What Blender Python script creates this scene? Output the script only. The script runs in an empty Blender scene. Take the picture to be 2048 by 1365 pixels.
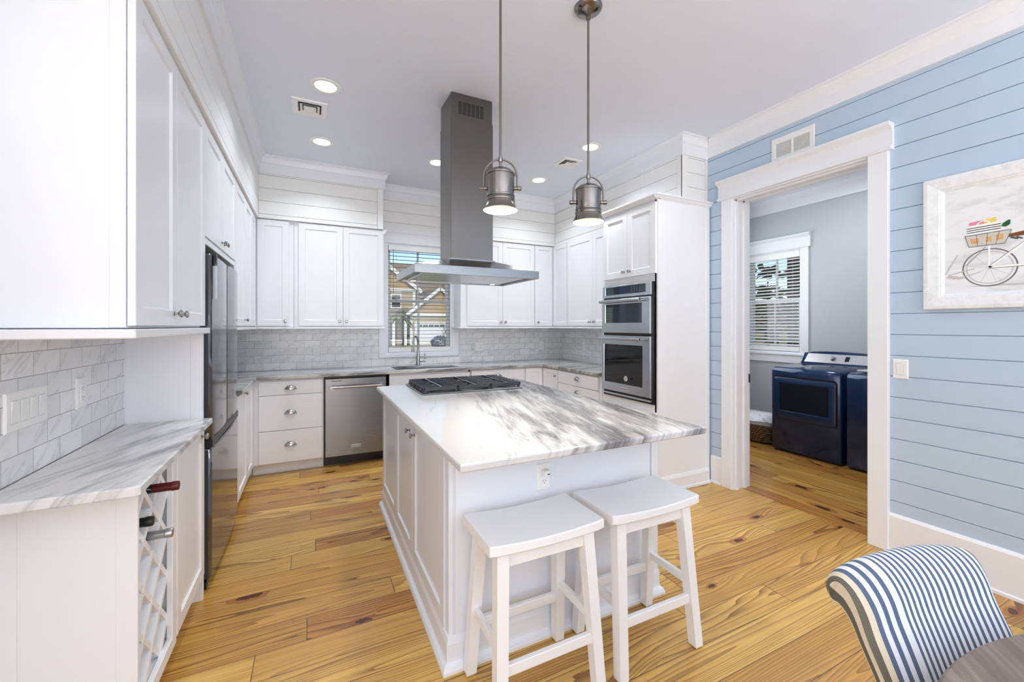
import bpy, bmesh, math, random
from mathutils import Vector, Matrix
random.seed(7)
C = bpy.context.scene.collection
SC = bpy.context.scene
PI = math.pi
R = math.radians

# ------------------------------------------------------------------ camera
cd = bpy.data.cameras.new('camera')
cam = bpy.data.objects.new('camera', cd)
C.objects.link(cam)
cam.location = (0, 0, 1.375)
cam.rotation_euler = (R(90), 0, R(-25.85))
cd.sensor_width = 36
cd.lens = 36 * 825 / 2048
cd.shift_y = -30 / 2048
cd.clip_start = 0.02
SC.camera = cam

# ------------------------------------------------------------------ view + world + sun + large lights
SC.view_settings.view_transform = 'Standard'
SC.view_settings.look = 'None'
SC.view_settings.exposure = 0.28
SC.view_settings.gamma = 1.0
SC.cycles.use_denoising = True
SC.cycles.max_bounces = 10
SC.cycles.diffuse_bounces = 6
SC.cycles.glossy_bounces = 5
SC.cycles.transparent_max_bounces = 16
SC.cycles.sample_clamp_indirect = 6
SC.cycles.caustics_reflective = False
SC.cycles.caustics_refractive = False

world = bpy.data.worlds.new('sky')
SC.world = world
world.use_nodes = True
wn = world.node_tree
wn.nodes.clear()
wo = wn.nodes.new('ShaderNodeOutputWorld')
wb = wn.nodes.new('ShaderNodeBackground')
sk = wn.nodes.new('ShaderNodeTexSky')
sk.sky_type = 'NISHITA'
sk.sun_disc = False
sk.sun_elevation = R(38)
sk.sun_rotation = R(200)
sk.air_density = 1.0
sk.dust_density = 0.3
sk.ozone_density = 2.5
wb.inputs['Strength'].default_value = 0.15
wn.links.new(sk.outputs[0], wb.inputs['Color'])
wn.links.new(wb.outputs[0], wo.inputs['Surface'])


def light(name, kind, loc, rot, energy, color=(1, 1, 1), size=None, size_y=None, parent=None, shape=None, spread=None):
    d = bpy.data.lights.new(name, kind)
    d.energy = energy
    d.color = color
    if kind == 'AREA':
        d.shape = shape or ('RECTANGLE' if size_y else 'DISK')
        d.size = size
        if size_y:
            d.size_y = size_y
        if spread:
            d.spread = spread
    if kind == 'SUN':
        d.angle = R(0.6)
    if kind in ('POINT', 'SPOT'):
        d.shadow_soft_size = size or 0.05
    o = bpy.data.objects.new(name, d)
    C.objects.link(o)
    o.location = loc
    o.rotation_euler = rot
    if parent:
        o.parent = parent
    return o


sun = light('sun', 'SUN', (0, 0, 20), (R(52), 0, R(-20)), 1.8, (1.0, 0.94, 0.85))
# rear and side: unseen fill areas added behind the camera, no windows there
light('rear_fill', 'AREA', (0.1, -6.4, 1.5), (R(90), 0, 0), 95, (0.895, 0.945, 1.0), 6.4, 2.6)
light('side_fill', 'AREA', (-3.35, -1.2, 1.5), (R(90), 0, R(-90)), 44, (0.895, 0.945, 1.0), 3.8, 2.3)
light('ceiling_fill', 'AREA', (0.8, -3.0, 0.9), (R(180), 0, 0), 205, (0.895, 0.945, 1.0), 4.5, 3.0)  # unseen area light added to fill the room off the ceiling
light('daylight_laundry', 'AREA', (4.3, 3.72, 1.9), (R(90), 0, R(180)), 16, (0.90, 0.95, 1.0), 1.4, 1.5)

# ------------------------------------------------------------------ material helpers


def lin(c):
    c = c / 255.0
    return c / 12.92 if c <= 0.04045 else ((c + 0.055) / 1.055) ** 2.4


def rgb(r, g, b):
    return (lin(r), lin(g), lin(b), 1.0)


class NT:
    def __init__(s, name):
        s.m = bpy.data.materials.new(name)
        s.m.use_nodes = True
        s.t = s.m.node_tree
        s.t.nodes.clear()
        s.out = s.t.nodes.new('ShaderNodeOutputMaterial')

    def n(s, typ, **kw):
        nd = s.t.nodes.new(typ)
        for k, v in kw.items():
            setattr(nd, k, v)
        return nd

    def l(s, a, b):
        s.t.links.new(a, b)

    def put(s, sock, v):
        if hasattr(v, 'is_linked') or isinstance(v, bpy.types.NodeSocket):
            s.l(v, sock)
        else:
            sock.default_value = v

    def math(s, op, a, b=0.0, c=0.0):
        nd = s.n('ShaderNodeMath', operation=op)
        s.put(nd.inputs[0], a)
        s.put(nd.inputs[1], b)
        if op in ('MULTIPLY_ADD', 'SMOOTH_MIN', 'WRAP'):
            s.put(nd.inputs[2], c)
        return nd.outputs[0]

    def comb(s, x, y, z=0.0):
        nd = s.n('ShaderNodeCombineXYZ')
        for i, v in enumerate((x, y, z)):
            s.put(nd.inputs[i], v)
        return nd.outputs[0]

    def xyz(s):
        tc = s.n('ShaderNodeTexCoord')
        sp = s.n('ShaderNodeSeparateXYZ')
        s.l(tc.outputs['Object'], sp.inputs[0])
        return sp.outputs[0], sp.outputs[1], sp.outputs[2], tc.outputs['Object']

    def noise(s, vec, scale=1.0, detail=4.0, rough=0.5, dist=0.0):
        nd = s.n('ShaderNodeTexNoise')
        s.l(vec, nd.inputs['Vector'])
        nd.inputs['Scale'].default_value = scale
        nd.inputs['Detail'].default_value = detail
        nd.inputs['Roughness'].default_value = rough
        nd.inputs['Distortion'].default_value = dist
        return nd.outputs[0]

    def ramp(s, fac, stops, interp='LINEAR'):
        nd = s.n('ShaderNodeValToRGB')
        nd.color_ramp.interpolation = interp
        e = nd.color_ramp.elements
        while len(e) < len(stops):
            e.new(0.5)
        for i, (p, c) in enumerate(stops):
            e[i].position = p
            e[i].color = c if len(c) == 4 else (*c, 1)
        s.put(nd.inputs[0], fac)
        return nd.outputs[0]

    def mix(s, fac, a, b, blend='MIX'):
        nd = s.n('ShaderNodeMix', data_type='RGBA', blend_type=blend)
        s.put(nd.inputs[0], fac)
        s.put(nd.inputs[6], a)
        s.put(nd.inputs[7], b)
        return nd.outputs[2]

    def bsdf(s, color, rough=0.5, metal=0.0, bump=None, bstr=0.1, bdist=0.01, spec=0.5, coat=0.0, emis=None, estr=0.0, alpha=None, trans=None, sheen=0.0):
        b = s.n('ShaderNodeBsdfPrincipled')
        s.put(b.inputs['Base Color'], color)
        s.put(b.inputs['Roughness'], rough)
        s.put(b.inputs['Metallic'], metal)
        s.put(b.inputs['Specular IOR Level'], spec)
        b.inputs['Coat Weight'].default_value = coat
        b.inputs['Coat Roughness'].default_value = 0.08
        if sheen:
            b.inputs['Sheen Weight'].default_value = sheen
        if emis is not None:
            b.inputs['Emission Color'].default_value = emis
            b.inputs['Emission Strength'].default_value = estr
        if trans is not None:
            b.inputs['Transmission Weight'].default_value = trans
        if bump is not None:
            bp = s.n('ShaderNodeBump')
            bp.inputs['Strength'].default_value = bstr
            bp.inputs['Distance'].default_value = bdist
            s.l(bump, bp.inputs['Height'])
            s.l(bp.outputs[0], b.inputs['Normal'])
        s.l(b.outputs[0], s.out.inputs['Surface'])
        s.b = b
        return s.m


def plain(name, col, rough=0.5, metal=0.0, spec=0.5, coat=0.0, vary=0.02, vscale=6.0):
    t = NT(name)
    _, _, _, ob = t.xyz()
    f = t.noise(ob, vscale, 3)
    d = tuple(max(0, c * (1 - vary)) for c in col[:3]) + (1,)
    u = tuple(min(1, c * (1 + vary)) for c in col[:3]) + (1,)
    c = t.mix(f, d, u)
    return t.bsdf(c, rough, metal, spec=spec, coat=coat)


M = {}
M['wall_white'] = plain('white wall paint', rgb(238, 238, 236), 0.45)
M['cab_white'] = plain('white cabinet paint', rgb(236, 237, 240), 0.28, spec=0.4)
M['island_white'] = plain('white island paint', rgb(230, 234, 241), 0.25, spec=0.4)
M['stool_white'] = plain('white stool paint', rgb(240, 240, 241), 0.3, spec=0.45)
M['trim_white'] = plain('white trim paint', rgb(235, 237, 241), 0.35)
M['ceiling'] = plain('pale blue grey ceiling paint', rgb(230, 235, 246), 0.7)
M['blue'] = plain('powder blue shiplap paint', rgb(186, 205, 224), 0.4)
M['laundry'] = plain('blue grey laundry wall paint', rgb(188, 192, 196), 0.55)
M['plastic'] = plain('white plastic', rgb(240, 240, 238), 0.3)
M['slot'] = plain('dark slot plastic', rgb(40, 40, 42), 0.5)
M['blackiron'] = plain('black cast iron', rgb(52, 53, 56), 0.42, spec=0.5)
M['black'] = plain('black plastic', rgb(18, 18, 19), 0.35)
M['nickel'] = plain('brushed nickel', rgb(176, 174, 172), 0.24, 1.0)
M['nickel_dark'] = plain('dark brushed nickel', rgb(138, 134, 130), 0.17, 1.0)
M['blackglass'] = plain('black oven glass', rgb(14, 14, 15), 0.03, spec=0.6, vary=0)
M['mirrorglass'] = plain('reflective tinted glass', rgb(70, 78, 86), 0.04, 0.6, vary=0)
M['ventdark'] = plain('vent interior', rgb(60, 62, 66), 0.8)
M['slat_shaded'] = plain('backlit shaded blind slat', rgb(128, 127, 126), 0.6)  # white slats, their backlit shade put into the colour
M['slat_white'] = plain('white blind slat', rgb(242, 242, 240), 0.45)
M['navy'] = plain('navy blue appliance enamel', rgb(21, 47, 86), 0.14, 0.3, spec=0.5, coat=0.4)
M['navy_dark'] = plain('dark navy enamel', rgb(10, 18, 34), 0.2, 0.2, spec=0.5)
M['silver_panel'] = plain('silver control panel', rgb(196, 196, 196), 0.3, 0.7)
M['leddisc'] = None
M['redcap'] = plain('wine red foil', rgb(88, 24, 30), 0.35, 0.3)
M['silvercap'] = plain('silver foil', rgb(176, 176, 178), 0.3, 0.8)
M['bottleglass'] = plain('dark bottle glass', rgb(12, 12, 14), 0.06, spec=0.7)
M['towel'] = plain('white terry towel', rgb(238, 238, 240), 0.9, vary=0.06, vscale=60)
M['letter'] = plain('dark badge lettering', rgb(40, 40, 44), 0.5)
M['badge'] = plain('pale silver badge', rgb(205, 207, 210), 0.35, 0.4)


def m_emit(name, col, st):
    t = NT(name)
    e = t.n('ShaderNodeEmission')
    e.inputs[0].default_value = col
    e.inputs[1].default_value = st
    t.l(e.outputs[0], t.out.inputs['Surface'])
    return t.m


M['leddisc'] = m_emit('lit lamp diffuser', (1, 0.97, 0.92, 1), 6.0)
M['warmdisc'] = m_emit('lit warm bulb diffuser', (1, 0.86, 0.66, 1), 3.2)


def m_glass():
    t = NT('window glass')
    tr = t.n('ShaderNodeBsdfTransparent')
    gl = t.n('ShaderNodeBsdfGlossy')
    gl.inputs['Roughness'].default_value = 0.01
    mx = t.n('ShaderNodeMixShader')
    mx.inputs[0].default_value = 0.05
    t.l(tr.outputs[0], mx.inputs[1])
    t.l(gl.outputs[0], mx.inputs[2])
    t.l(mx.outputs[0], t.out.inputs['Surface'])
    return t.m


M['glass'] = m_glass()


def m_steel(name, col, rough, axis):
    t = NT(name)
    x, y, z, ob = t.xyz()
    sx, sy, sz = [(1.5, 220, 220), (220, 1.5, 220), (220, 220, 1.5)][axis]
    v = t.comb(t.math('MULTIPLY', x, sx), t.math('MULTIPLY', y, sy), t.math('MULTIPLY', z, sz))
    f = t.noise(v, 1.0, 3)
    big = t.noise(ob, 2.2, 3)
    c = t.mix(f, tuple(k * 0.975 for k in col[:3]) + (1,), col)
    r = t.math('ADD', t.math('MULTIPLY', f, 0.04), t.math('ADD', t.math('MULTIPLY', big, 0.08), rough - 0.06))
    return t.bsdf(c, r, 1.0, bump=f, bstr=0.015, bdist=0.001)


M['steel_x'] = m_steel('brushed steel grained along x', rgb(146, 147, 149), 0.27, 0)
M['steel_y'] = m_steel('brushed steel grained along y', rgb(190, 194, 200), 0.25, 1)
M['steel_z'] = m_steel('brushed steel grained upright', rgb(116, 113, 110), 0.3, 2)
M['steel_fridge'] = m_steel('dark polished steel', rgb(132, 133, 138), 0.12, 2)


def m_floor(name, swap):
    t = NT(name)
    x, y, z, ob = t.xyz()
    if swap:
        x, y = y, x
    W, L = 0.155, 2.3
    q = t.math('DIVIDE', y, W)
    row = t.math('FLOOR', q)
    fy = t.math('FRACT', q)
    wn1 = t.n('ShaderNodeTexWhiteNoise', noise_dimensions='1D')
    t.l(t.math('ADD', row, 11.3), wn1.inputs['W'])
    r1 = wn1.outputs['Value']
    q2 = t.math('DIVIDE', t.math('ADD', x, t.math('MULTIPLY', r1, 9.1)), L)
    col = t.math('FLOOR', q2)
    fx = t.math('FRACT', q2)
    wn2 = t.n('ShaderNodeTexWhiteNoise', noise_dimensions='3D')
    t.l(t.comb(row, col, 3.7), wn2.inputs['Vector'])
    pid = wn2.outputs['Value']
    sp = t.n('ShaderNodeSeparateColor')
    t.l(wn2.outputs['Color'], sp.inputs[0])
    pid2 = sp.outputs[1]
    off = t.math('MULTIPLY', pid, 47.0)
    off2 = t.math('MULTIPLY', pid2, 31.0)
    # knots
    kv = t.comb(t.math('ADD', t.math('MULTIPLY', x, 1.9), off), t.math('ADD', t.math('MULTIPLY', y, 4.6), off2))
    vo = t.n('ShaderNodeTexVoronoi', feature='F1', voronoi_dimensions='2D')
    t.l(kv, vo.inputs['Vector'])
    vo.inputs['Scale'].default_value = 1.0
    vs = t.n('ShaderNodeSeparateColor')
    t.l(vo.outputs['Color'], vs.inputs[0])
    has = t.math('GREATER_THAN', vs.outputs[0], 0.70)
    kd = vo.outputs['Distance']
    kn = t.noise(ob, 38, 3, 0.6)
    kdn = t.math('ADD', kd, t.math('MULTIPLY', t.math('SUBTRACT', kn, 0.5), 0.13))
    # grain, bent round the knots
    bend = t.math('MULTIPLY', has, t.math('POWER', 2.718, t.math('MULTIPLY', t.math('MULTIPLY', kd, kd), -9.0)))
    gy = t.math('ADD', t.math('MULTIPLY', y, 7.0), t.math('ADD', off, t.math('MULTIPLY', bend, 0.35)))
    gv = t.comb(t.math('ADD', t.math('MULTIPLY', x, 0.34), off2), gy, off)
    wob = t.noise(gv, 0.75, 2, 0.5)
    ph = t.math('ADD', gy, t.math('MULTIPLY', wob, 3.4))
    rings = t.math('FRACT', t.math('MULTIPLY', ph, 7.0))
    late = t.math('POWER', rings, 2.4)
    fv = t.comb(t.math('MULTIPLY', x, 2.2), t.math('MULTIPLY', y, 95.0), off)
    fine = t.noise(fv, 1.0, 4, 0.6)
    blot = t.noise(t.comb(t.math('MULTIPLY', x, 1.1), t.math('MULTIPLY', y, 3.0), off), 1.3, 4, 0.55)
    A = t.mix(pid, rgb(234, 192, 106), rgb(196, 144, 70))
    A = t.mix(t.math('MULTIPLY', t.math('GREATER_THAN', pid2, 0.78), 0.55), A, rgb(176, 108, 52))
    B = t.mix(t.math('MULTIPLY', t.math('SUBTRACT', blot, 0.3), 1.3), A, rgb(214, 160, 80))
    # grey brown weathering along some boards
    weath = t.noise(t.comb(t.math('ADD', t.math('MULTIPLY', x, 1.4), off2), t.math('MULTIPLY', y, 9.0), off), 1.0, 5, 0.65, 0.6)
    wm = t.math('MULTIPLY', t.math('MAXIMUM', t.math('SUBTRACT', weath, 0.5), 0.0), t.math('MULTIPLY', pid2, 3.0))
    B = t.mix(t.math('MINIMUM', wm, 0.6), B, rgb(112, 82, 40))
    wgt = t.math('MULTIPLY', late, t.math('ADD', 0.55, t.math('MULTIPLY', pid2, 0.5)))
    B = t.mix(t.math('MINIMUM', wgt, 0.9), B, rgb(104, 64, 22))
    B = t.mix(t.math('MULTIPLY', t.math('SUBTRACT', fine, 0.40), 1.1), B, rgb(116, 70, 32))
    ksz = t.math('ADD', 0.02, t.math('MULTIPLY', vs.outputs[1], 0.09))
    k1 = t.math('MULTIPLY', has, t.math('LESS_THAN', kdn, t.math('MULTIPLY', ksz, 1.9)))
    k2 = t.math('MULTIPLY', has, t.math('LESS_THAN', kdn, ksz))
    B = t.mix(t.math('MULTIPLY', k1, 0.55), B, rgb(140, 70, 34))
    B = t.mix(t.math('MULTIPLY', k2, 0.88), B, rgb(62, 26, 14))
    g1 = t.math('ADD', t.math('LESS_THAN', fy, 0.012), t.math('GREATER_THAN', fy, 0.992))
    g2 = t.math('LESS_THAN', fx, 0.0016)
    gap = t.math('MINIMUM', t.math('ADD', g1, g2), 1.0)
    B = t.mix(t.math('MULTIPLY', gap, 0.8), B, rgb(58, 32, 14))
    rg = t.math('ADD', 0.17, t.math('MULTIPLY', fine, 0.14))
    h = t.math('SUBTRACT', t.math('MULTIPLY', fine, 0.25), gap)
    return t.bsdf(B, rg, bump=h, bstr=0.18, bdist=0.002, spec=0.5)


M['floor'] = m_floor('heart pine planks', False)
M['floor_l'] = m_floor('heart pine planks running into the laundry', True)


def m_granite(name, ang, light_c, dark_c, amount, side=False):
    t = NT(name)
    x, y, z, ob = t.xyz()
    ca, sa = math.cos(ang), math.sin(ang)
    u = t.math('ADD', t.math('MULTIPLY', x, ca), t.math('MULTIPLY', y, sa))
    v = t.math('SUBTRACT', t.math('MULTIPLY', y, ca), t.math('MULTIPLY', x, sa))
    vz = t.math('ADD', v, t.math('MULTIPLY', z, 0.6))
    vec = t.comb(t.math('MULTIPLY', u, 0.75), t.math('MULTIPLY', vz, 4.6), z)
    big = t.noise(vec, 1.25, 6, 0.62, 0.9)
    vec2 = t.comb(t.math('MULTIPLY', u, 2.2), t.math('MULTIPLY', vz, 16.0), z)
    mid = t.noise(vec2, 1.0, 5, 0.65, 1.2)
    grit = t.noise(ob, 190, 3, 0.7)
    if amount == 'island':
        # the left third of this slab is almost clear white
        k = t.n('ShaderNodeMapRange')
        t.l(v, k.inputs[0])
        k.inputs[1].default_value = 0.15
        k.inputs[2].default_value = -0.55
        k.inputs[3].default_value = -0.22
        k.inputs[4].default_value = 0.07
        fm = t.math('ADD', t.math('ADD', t.math('MULTIPLY', big, 0.62), t.math('MULTIPLY', mid, 0.38)), k.outputs[0])
    else:
        fm = t.math('ADD', t.math('ADD', t.math('MULTIPLY', big, 0.6), t.math('MULTIPLY', mid, 0.4)), amount)
    fm = t.math('ADD', fm, t.math('MULTIPLY', t.math('SUBTRACT', grit, 0.5), 0.10))
    cl = t.ramp(fm, [(0.0, light_c), (0.47, light_c), (0.56, tuple(0.45 * a + 0.55 * b for a, b in zip(light_c[:3], dark_c[:3]))),
                     (0.64, dark_c), (0.72, tuple(0.6 * a + 0.4 * b for a, b in zip(light_c[:3], dark_c[:3]))), (0.85, dark_c)])
    und = t.noise(ob, 3.0, 3, 0.5)
    rip = t.noise(ob, 24.0, 3, 0.6)
    return t.bsdf(cl, t.math('ADD', 0.1, t.math('MULTIPLY', und, 0.1)), bump=rip, bstr=0.05, bdist=0.004, spec=0.5)


M['granite_island'] = m_granite('white granite with grey veins', R(77), rgb(210, 210, 211), rgb(104, 104, 107), 'island')
M['granite_back'] = m_granite('grey veined granite', R(4), rgb(214, 213, 209), rgb(104, 102, 100), 0.05)
M['granite_wing'] = m_granite('pale veined granite', R(66), rgb(226, 226, 226), rgb(124, 124, 127), -0.02)


def m_tile(name, axis):
    t = NT(name)
    x, y, z, ob = t.xyz()
    a = x if axis == 'x' else y
    br = t.n('ShaderNodeTexBrick')
    t.l(t.comb(a, t.math('ADD', z, -0.914 + 0.0762), 0.0), br.inputs['Vector'])
    br.offset = 0.5
    br.inputs['Scale'].default_value = 1.0
    br.inputs['Brick Width'].default_value = 0.1524
    br.inputs['Row Height'].default_value = 0.0762
    br.inputs['Mortar Size'].default_value = 0.0013
    br.inputs['Mortar Smooth'].default_value = 0.1
    br.inputs['Color1'].default_value = (0, 0, 0, 1)
    br.inputs['Color2'].default_value = (1, 1, 1, 1)
    br.inputs['Mortar'].default_value = (0.5, 0.5, 0.5, 1)
    sp = t.n('ShaderNodeSeparateColor')
    t.l(br.outputs['Color'], sp.inputs[0])
    idv = sp.outputs[0]
    pv = t.comb(t.math('ADD', a, t.math('MULTIPLY', idv, 17.0)), t.math('ADD', z, t.math('MULTIPLY', idv, 5.0)), t.math('MULTIPLY', idv, 9.0))
    du = t.math('ADD', t.math('MULTIPLY', a, .82), t.math('MULTIPLY', z, .57))
    dv = t.math('SUBTRACT', t.math('MULTIPLY', z, .82), t.math('MULTIPLY', a, .57))
    ofs = t.math('MULTIPLY', idv, 23.0)
    sv = t.comb(t.math('ADD', t.math('MULTIPLY', du, 5.0), ofs), t.math('ADD', t.math('MULTIPLY', dv, 17.0), ofs), t.math('MULTIPLY', idv, 9.0))
    cloud = t.noise(sv, 1.0, 5, 0.6, 0.5)
    rid = t.noise(sv, 1.1, 5, 0.62, 0.9)
    vein = t.math('ABSOLUTE', t.math('SUBTRACT', rid, 0.5))
    vein = t.math('POWER', t.math('SUBTRACT', 1.0, t.math('MINIMUM', t.math('MULTIPLY', vein, 14.0), 1.0)), 2.0)
    vmask = t.math('GREATER_THAN', cloud, 0.52)
    base = t.mix(idv, rgb(224, 224, 224), rgb(240, 240, 240))
    base = t.mix(t.math('MULTIPLY', t.math('SUBTRACT', cloud, 0.40), 0.9), base, rgb(204, 204, 206))
    base = t.mix(t.math('MULTIPLY', t.math('MULTIPLY', vein, vmask), 0.3), base, rgb(140, 140, 144))
    base = t.mix(br.outputs['Fac'], base, rgb(158, 156, 152))
    return t.bsdf(base, 0.2, bump=t.math('SUBTRACT', 1.0, br.outputs['Fac']), bstr=0.25, bdist=0.002, spec=0.5)


M['tile_x'] = m_tile('marble subway tile', 'x')
M['tile_y'] = m_tile('marble subway tile on side walls', 'y')


def m_stripe():
    t = NT('striped ticking fabric')
    uv = t.n('ShaderNodeUVMap')
    sp = t.n('ShaderNodeSeparateXYZ')
    t.l(uv.outputs[0], sp.inputs[0])
    s = sp.outputs[0]
    p1, p2 = 0.031, 0.0178
    wide = t.math('LESS_THAN', s, 0.155)
    f1 = t.math('LESS_THAN', t.math('FRACT', t.math('DIVIDE', s, p1)), 0.48)
    f2 = t.math('LESS_THAN', t.math('FRACT', t.math('DIVIDE', s, p2)), 0.47)
    f = t.math('ADD', t.math('MULTIPLY', wide, f1), t.math('MULTIPLY', t.math('SUBTRACT', 1.0, wide), f2))
    ol = t.math('LESS_THAN', s, 0.062)
    tc = t.n('ShaderNodeTexCoord')
    wv = t.noise(tc.outputs['Object'], 420, 2, 0.6)
    blue = t.mix(ol, rgb(78, 94, 122), rgb(92, 86, 72))
    whi = t.mix(ol, rgb(222, 228, 238), rgb(214, 202, 178))
    c = t.mix(f, whi, blue)
    c = t.mix(t.math('MULTIPLY', wv, 0.18), c, rgb(150, 150, 152))
    return t.bsdf(c, 0.85, bump=wv, bstr=0.15, bdist=0.002, spec=0.2)


M['stripe'] = m_stripe()


def m_tablewood():
    t = NT('weathered grey brown table wood')
    x, y, z, ob = t.xyz()
    a = R(42)
    u = t.math('ADD', t.math('MULTIPLY', x, math.cos(a)), t.math('MULTIPLY', y, math.sin(a)))
    v = t.math('SUBTRACT', t.math('MULTIPLY', y, math.cos(a)), t.math('MULTIPLY', x, math.sin(a)))
    g = t.noise(t.comb(t.math('MULTIPLY', u, 4.0), t.math('MULTIPLY', v, 60.0), z), 1.0, 5, 0.65, 0.4)
    b = t.noise(t.comb(t.math('MULTIPLY', u, 1.2), t.math('MULTIPLY', v, 12.0), z), 1.0, 3, 0.5, 0.8)
    c = t.mix(b, rgb(78, 66, 56), rgb(108, 94, 82))
    c = t.mix(t.math('MULTIPLY', t.math('POWER', g, 3.0), 1.3), c, rgb(184, 174, 162))
    return t.bsdf(c, 0.5, bump=g, bstr=0.15, bdist=0.002)


M['tablewood'] = m_tablewood()


def m_pictureframe():
    t = NT('whitewashed wood frame')
    x, y, z, ob = t.xyz()
    g = t.noise(t.comb(t.math('MULTIPLY', x, 20), t.math('MULTIPLY', y, 22), t.math('MULTIPLY', z, 22)), 1.0, 5, 0.7, 0.6)
    c = t.ramp(g, [(0.0, rgb(190, 191, 192)), (0.38, rgb(228, 230, 232)), (0.6, rgb(238, 240, 243)), (1, rgb(220, 222, 224))])
    return t.bsdf(c, 0.55, bump=g, bstr=0.2, bdist=0.003)


M['frame'] = m_pictureframe()


def m_canvas():
    t = NT('painted beach sky and sand')
    x, y, z, ob = t.xyz()
    n = t.noise(t.comb(x, t.math('MULTIPLY', y, 2.4), t.math('MULTIPLY', z, 6)), 2.0, 5, 0.6, 0.7)
    sky = t.ramp(n, [(0.25, rgb(206, 207, 212)), (0.42, rgb(234, 237, 241)), (0.8, rgb(240, 243, 247))])
    sand = t.ramp(n, [(0.3, rgb(206, 208, 209)), (0.5, rgb(234, 236, 239))])
    sea = t.ramp(n, [(0.3, rgb(176, 177, 179)), (0.6, rgb(216, 217, 218))])
    c = t.mix(t.math('LESS_THAN', z, 1.715), sky, sea)
    c = t.mix(t.math('LESS_THAN', t.math('ADD', z, t.math('MULTIPLY', n, 0.03)), 1.68), c, sand)
    return t.bsdf(c, 0.6, bump=n, bstr=0.1)


M['canvas'] = m_canvas()


def m_siding(name, c1, c2, pitch):
    t = NT(name)
    x, y, z, ob = t.xyz()
    f = t.math('FRACT', t.math('DIVIDE', z, pitch))
    n = t.noise(ob, 1.5, 3)
    c = t.mix(n, c1, c2)
    c = t.mix(t.math('MULTIPLY', t.math('LESS_THAN', f, 0.1), 0.45), c, rgb(70, 60, 50))
    return t.bsdf(c, 0.8)


M['siding'] = m_siding('tan lap siding', rgb(176, 158, 126), rgb(196, 178, 146), 0.2)
M['shake'] = m_siding('ochre shingle siding', rgb(172, 140, 96), rgb(190, 158, 112), 0.28)
M['roof'] = m_siding('brown roof shingles', rgb(124, 104, 78), rgb(146, 124, 94), 0.22)
M['garage'] = plain('white garage door paint', rgb(226, 224, 218), 0.6)
M['exttrim'] = plain('white exterior trim', rgb(236, 234, 228), 0.6)
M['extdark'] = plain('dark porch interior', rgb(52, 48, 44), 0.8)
M['exblack'] = plain('black exterior post paint', rgb(24, 24, 26), 0.6)
M['lawn'] = plain('winter lawn grass', rgb(150, 146, 70), 0.95, vary=0.25, vscale=3)
M['drive'] = plain('concrete driveway', rgb(190, 180, 166), 0.9, vary=0.08, vscale=2)
M['bark'] = plain('palm bark', rgb(124, 100, 72), 0.9, vary=0.25, vscale=20)
M['palm'] = plain('palm frond', rgb(112, 120, 56), 0.7, vary=0.25, vscale=5)
M['pine'] = plain('pine needles', rgb(70, 84, 48), 0.9, vary=0.3, vscale=4)
M['shrub'] = plain('blue grey shrub leaves', rgb(70, 88, 96), 0.9, vary=0.3, vscale=10)
M['twig'] = plain('bare twigs', rgb(86, 72, 60), 0.9)


def m_wicker():
    t = NT('woven wicker')
    x, y, z, ob = t.xyz()
    a = t.math('MULTIPLY', t.math('ADD', x, y), 34)
    r = t.math('MULTIPLY', z, 46)
    ch = t.math('FRACT', t.math('MULTIPLY', t.math('FLOOR', r), 0.5))
    w = t.math('ABSOLUTE', t.math('SINE', t.math('ADD', t.math('MULTIPLY', a, 3.14), t.math('MULTIPLY', ch, 3.14))))
    h = t.math('MULTIPLY', w, t.math('ABSOLUTE', t.math('SINE', t.math('MULTIPLY', r, 3.1416))))
    c = t.mix(h, rgb(52, 36, 24), rgb(142, 108, 78))
    return t.bsdf(c, 0.7, bump=h, bstr=0.8, bdist=0.01)


M['wicker'] = m_wicker()

# ------------------------------------------------------------------ mesh helpers


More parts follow.
